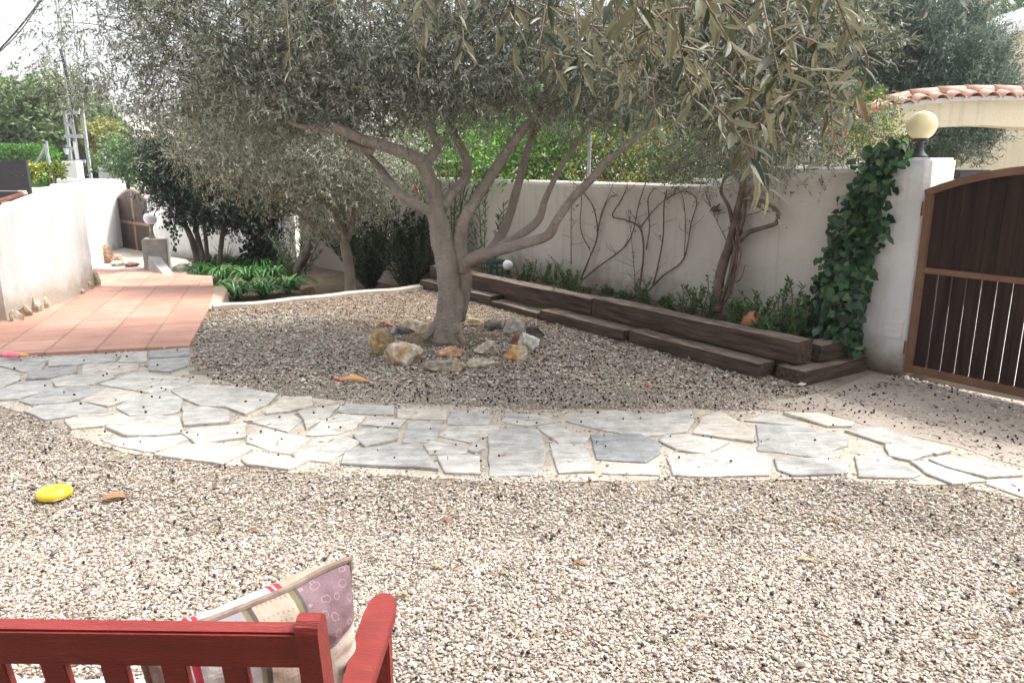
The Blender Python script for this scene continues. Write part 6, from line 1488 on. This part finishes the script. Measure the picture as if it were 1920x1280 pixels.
tag(mb.build('fallen_flower', M['leafred']), 'small crimson fallen flower on the shaded gravel', 'flower')
# dry leaves
LL = [(215, 944, 55, 'long brown dry leaf on the gravel near the yellow ring'), (838, 979, 30, 'rust brown curled leaf in the middle foreground gravel, furthest back of the middle ones'), (820, 1067, 34, 'brown curled leaf just above the end of the red bench'), (1005, 1036, 22, 'bright rust crumpled leaf in the centre foreground'),
      (1088, 1060, 32, 'pale tan dry leaf right of the centre foreground'), (1510, 1055, 34, 'tan straight dry leaf in the right foreground'), (1555, 980, 22, 'small reddish dry leaf on the right gravel below the flagstones'), (478, 998, 24, 'orange tan dry leaf on the left gravel'),
      (755, 1122, 34, 'rust dry leaf next to the bench armrest'), (1905, 1118, 30, 'brown dry leaf at the right edge of the foreground'), (1320, 1165, 22, 'yellowish dry leaf in the lower right foreground'), (1262, 1098, 20, 'small golden dry leaf low in the centre right')]
for i, (x, y, L_, lb) in enumerate(LL):
    q = P(x, y); L = px2m(L_, (q-Vector((0, 0, H))).length); a = rng.uniform(-.5, .6); me_v = NEARLEAF[0].copy(); me_v[:, 2] += .25*np.sin(me_v[:, 0]*3)*.5
    c = [(.30, .15, .07), (.22, .10, .05), (.38, .25, .13)][i % 3]; L *= .85
    V = me_v*np.array([L, L*.33, L]); cs = np.tile(np.array(c), (len(V), 1)); o = link('dry_leaf', npmesh('dry_leaf', V, NEARLEAF[1], cs, True), M['litter']); o.location = q+Vector((-L/2, 0, .016)); o.rotation_euler = (rng.normal(0, .3), 0, a); tag(o, lb, 'leaf', 'dry leaves fallen on the gravel')

# ---- gravel, olives and litter
ICO_v = []; bm = bmesh.new(); bmesh.ops.create_icosphere(bm, subdivisions=1, radius=1); ICO_v = np.array([tuple(v.co) for v in bm.verts]); ICO_f = np.array([[v.index for v in f.verts] for f in bm.faces]); bm.free()
OCT_v = np.array([[1, 0, 0], [-1, 0, 0], [0, 1, 0], [0, -1, 0], [0, 0, 1], [0, 0, -1]], float); OCT_f = np.array([[0, 2, 4], [2, 1, 4], [1, 3, 4], [3, 0, 4], [2, 0, 5], [1, 2, 5], [3, 1, 5], [0, 3, 5]])
def rotm(n, r):
    q = nrm(r.normal(0, 1, (n, 4))); w, x, y, z = q.T
    return np.stack([1-2*(y*y+z*z), 2*(x*y-z*w), 2*(x*z+y*w), 2*(x*y+z*w), 1-2*(x*x+z*z), 2*(y*z-x*w), 2*(x*z-y*w), 2*(y*z+x*w), 1-2*(x*x+y*y)], 1).reshape(n, 3, 3)
SC_ = [(.44, .395, .34), (.50, .455, .40), (.39, .345, .295), (.36, .30, .245), (.46, .405, .345), (.43, .395, .355), (.33, .285, .24), (.53, .49, .44), (.40, .33, .265), (.22, .185, .16), (.51, .46, .40), (.34, .28, .23), (.37, .335, .295), (.13, .11, .095)]
def stones_at(x, y, size, base, seed, flatten=.62, dark=False, zoff=0.0, cs=SC_):
    r = np.random.default_rng(seed); n = len(x); parts = []
    grp = r.integers(0, 6, n)
    for g in range(6):
        m = grp == g; k = m.sum()
        if not k: continue
        bv = base[0]*(1+r.normal(0, .20, (len(base[0]), 1)))
        s = size*r.lognormal(0, .28, k); sc = np.stack([s*r.uniform(.8, 1.35, k), s*r.uniform(.7, 1.0, k), s*r.uniform(.55, .8, k)], 1)/2
        Rm = rotm(k, r); Mx = Rm*sc[:, None, :]; Mx[:, 2, :] *= flatten
        z = .2*s+zoff+r.random(k)*.35*s
        parts.append(inst(bv, base[1], Mx, np.stack([x[m], y[m], z], 1), palette(k, cs, .16, r)))
    return cat(parts)
gpoly = [(p[0], p[1]) for p in gp]; kpoly = mpoly
ring = b0
def gravel_mask(x, y, r):
    m = inpoly(x, y, gpoly)
    jx = .10*np.sin(x*7.3+y*3)+.06*np.sin(x*17+2)+.09*r.normal(0, 1, len(x)); inp = inpoly(x+.3*jx, y+jx, mpoly); dr = inpoly(x+2*jx, y+2*jx, dpoly)
    m &= ~(inp & (r.random(len(x)) > .06)); m &= ~(dr & (r.random(len(x)) > .38))
    a = (x-W0.x)*WD.x+(y-W0.y)*WD.y; o = (x-W0.x)*WN.x+(y-W0.y)*WN.y
    m &= ~((o < .80) & (a > -.2)); m &= ~((a < 0) & (o < -.05))
    m &= ~inpoly(x, y, [(q[0], q[1]) for q in ter])
    m &= (np.abs(x) < y*.78+.55)
    return m
r = np.random.default_rng(31)
def scatter(n, y0, y1):
    y = np.sqrt(r.random(n)*(y1*y1-y0*y0)+y0*y0); x = (r.random(n)*2-1)*(y*.78+.5); return x, y
x, y = scatter(185000, 1.1, 3.0); m = gravel_mask(x, y, r); A1 = stones_at(x[m], y[m], .0112, (ICO_v, ICO_f), 41)
x, y = scatter(190000, 3.0, 5.2); m = gravel_mask(x, y, r); A2 = stones_at(x[m], y[m], .0128, (OCT_v*1.12, OCT_f), 42)
x, y = scatter(170000, 5.2, 9.9); m = gravel_mask(x, y, r); x, y = x[m], y[m]
warm = (y > 6.9-.25*x+.5*np.sin(x*2)) & (x < .4); k = warm & (r.random(len(x)) < .75); 
A3 = stones_at(x[~k], y[~k], .020, (OCT_v*1.12, OCT_f), 43); A4 = stones_at(x[k], y[k], .020, (OCT_v*1.12, OCT_f), 44, cs=[(.34, .25, .165), (.40, .31, .225), (.27, .19, .125), (.46, .38, .295), (.20, .145, .10), (.36, .30, .235)])
struct(link('gravel', npmesh('gravel', *A1), M['pebble']), 'stuff'); struct(link('gravel', npmesh('gravel', *cat([A2, A3, A4])), M['pebble']), 'stuff')
for o in C.objects:
    if o.name.startswith('gravel') and o.get('kind') == 'stuff': tag(o, 'loose pale angular gravel covering the yard', 'gravel')
# fallen olives: small dark rounded fruit and pits
def onyard(x, y): return inpoly(x, y, gpoly) & ~inpoly(x, y, [(q[0], q[1]) for q in ter]) & (np.abs(x) < y*.75+.4)
x, y = scatter(12000, 1.2, 8.8); dens = .05+.26*(np.clip(np.sin(x*2.1+1.3*np.sin(y*1.7))*np.sin(y*2.9+x)+.45, 0, 1.2))+.5*np.exp(-((x-.2)**2/9+(y-5.4)**2/2.2))+.25*(np.sin(x*3+y*2)*np.sin(y*5-x) > .55)
m = onyard(x, y) & (r.random(len(x)) < dens)
a = (x-W0.x)*WD.x+(y-W0.y)*WD.y; o_ = (x-W0.x)*WN.x+(y-W0.y)*WN.y; m &= ~((o_ < .95) & (a > -.2)) & ~((a < 0) & (o_ < 0)); x, y = x[m], y[m]
inp = inpoly(x, y, mpoly); z0 = np.where(inp, .024, .012); size = np.where(y > 4.6, .015, .0125)*r.uniform(.7, 1.25, len(x))
k = (~inp) | (r.random(len(x)) < .16); x, y, z0, size = x[k], y[k], z0[k], size[k]
n = len(x); size = size[:n]; Rm = rotm(n, r)*np.stack([size*.62, size*.5, size*.5], 1)[:, None, :]
dd = inst(ICO_v, ICO_f, Rm, np.stack([x, y, z0+size*.3], 1), palette(n, [(.02, .015, .014), (.035, .024, .02), (.06, .035, .025), (.012, .01, .012)]))
struct(tag(link('fallen_olives', npmesh('fallen_olives', *dd, True), M['glossy']), 'black shrivelled olives strewn over the gravel and flagstones', 'olives'), 'stuff')
# twigs, dry leaf bits
x, y = scatter(9500, 1.2, 8.5); m = onyard(x, y) & (r.random(len(x)) < .55); a = (x-W0.x)*WD.x+(y-W0.y)*WD.y; o_ = (x-W0.x)*WN.x+(y-W0.y)*WN.y; m &= ~((o_ < .95) & (a > -.2)) & ~((a < 0) & (o_ < 0)) & ~(inpoly(x, y, mpoly) & (r.random(len(x)) < .8)); x, y = x[m], y[m]; n = len(x)
ang = r.random(n)*2*PI; dv = np.stack([np.cos(ang), np.sin(ang), r.normal(0, .12, n)], 1)
ln = r.uniform(.02, .06, n); thin = r.random(n) < .6; wd = np.where(thin, .0028, ln*.2)
dd = leaf_set(np.stack([x, y, np.full(n, .021)], 1), dv, ln, wd, palette(n, [(.34, .24, .15), (.24, .15, .09), (.44, .36, .25), (.15, .10, .07), (.30, .18, .10), (.20, .14, .09)]), LANCE, r=r)
struct(tag(link('leaf_litter', npmesh('leaf_litter', *dd), M['litter']), 'dry olive leaves, twigs and straw bits scattered over the gravel', 'litter'), 'stuff')
# weeds round the trunk
wl = foliage([(P(px_, py_).x, P(px_, py_).y, .015, .09, .05, .02) for px_, py_ in ((797, 665), (884, 665), (845, 690), (955, 640), (1005, 645), (830, 648), (760, 640), (915, 620), (985, 670))], 50, 330, 6, .03, .014, .008, [(.09, .18, .03), (.14, .22, .05), (.12, .13, .05)], clump_r=.03)
struct(tag(crown_obj('weeds', wl, M['leaf']), 'little green weeds sprouting between the rocks round the olive', 'weeds'), 'stuff')
# dark soil at the trunk foot
mb = MB(); q = b0; mb.prism(densify([(q.x+.42*math.cos(a)*(1+.2*math.sin(3*a)), q.y+.02+.30*math.sin(a)) for a in np.linspace(0, 2*PI, 20)[:-1]], .05, .03), -.01, .018)
struct(mb.build('tree_soil', M['soil']))
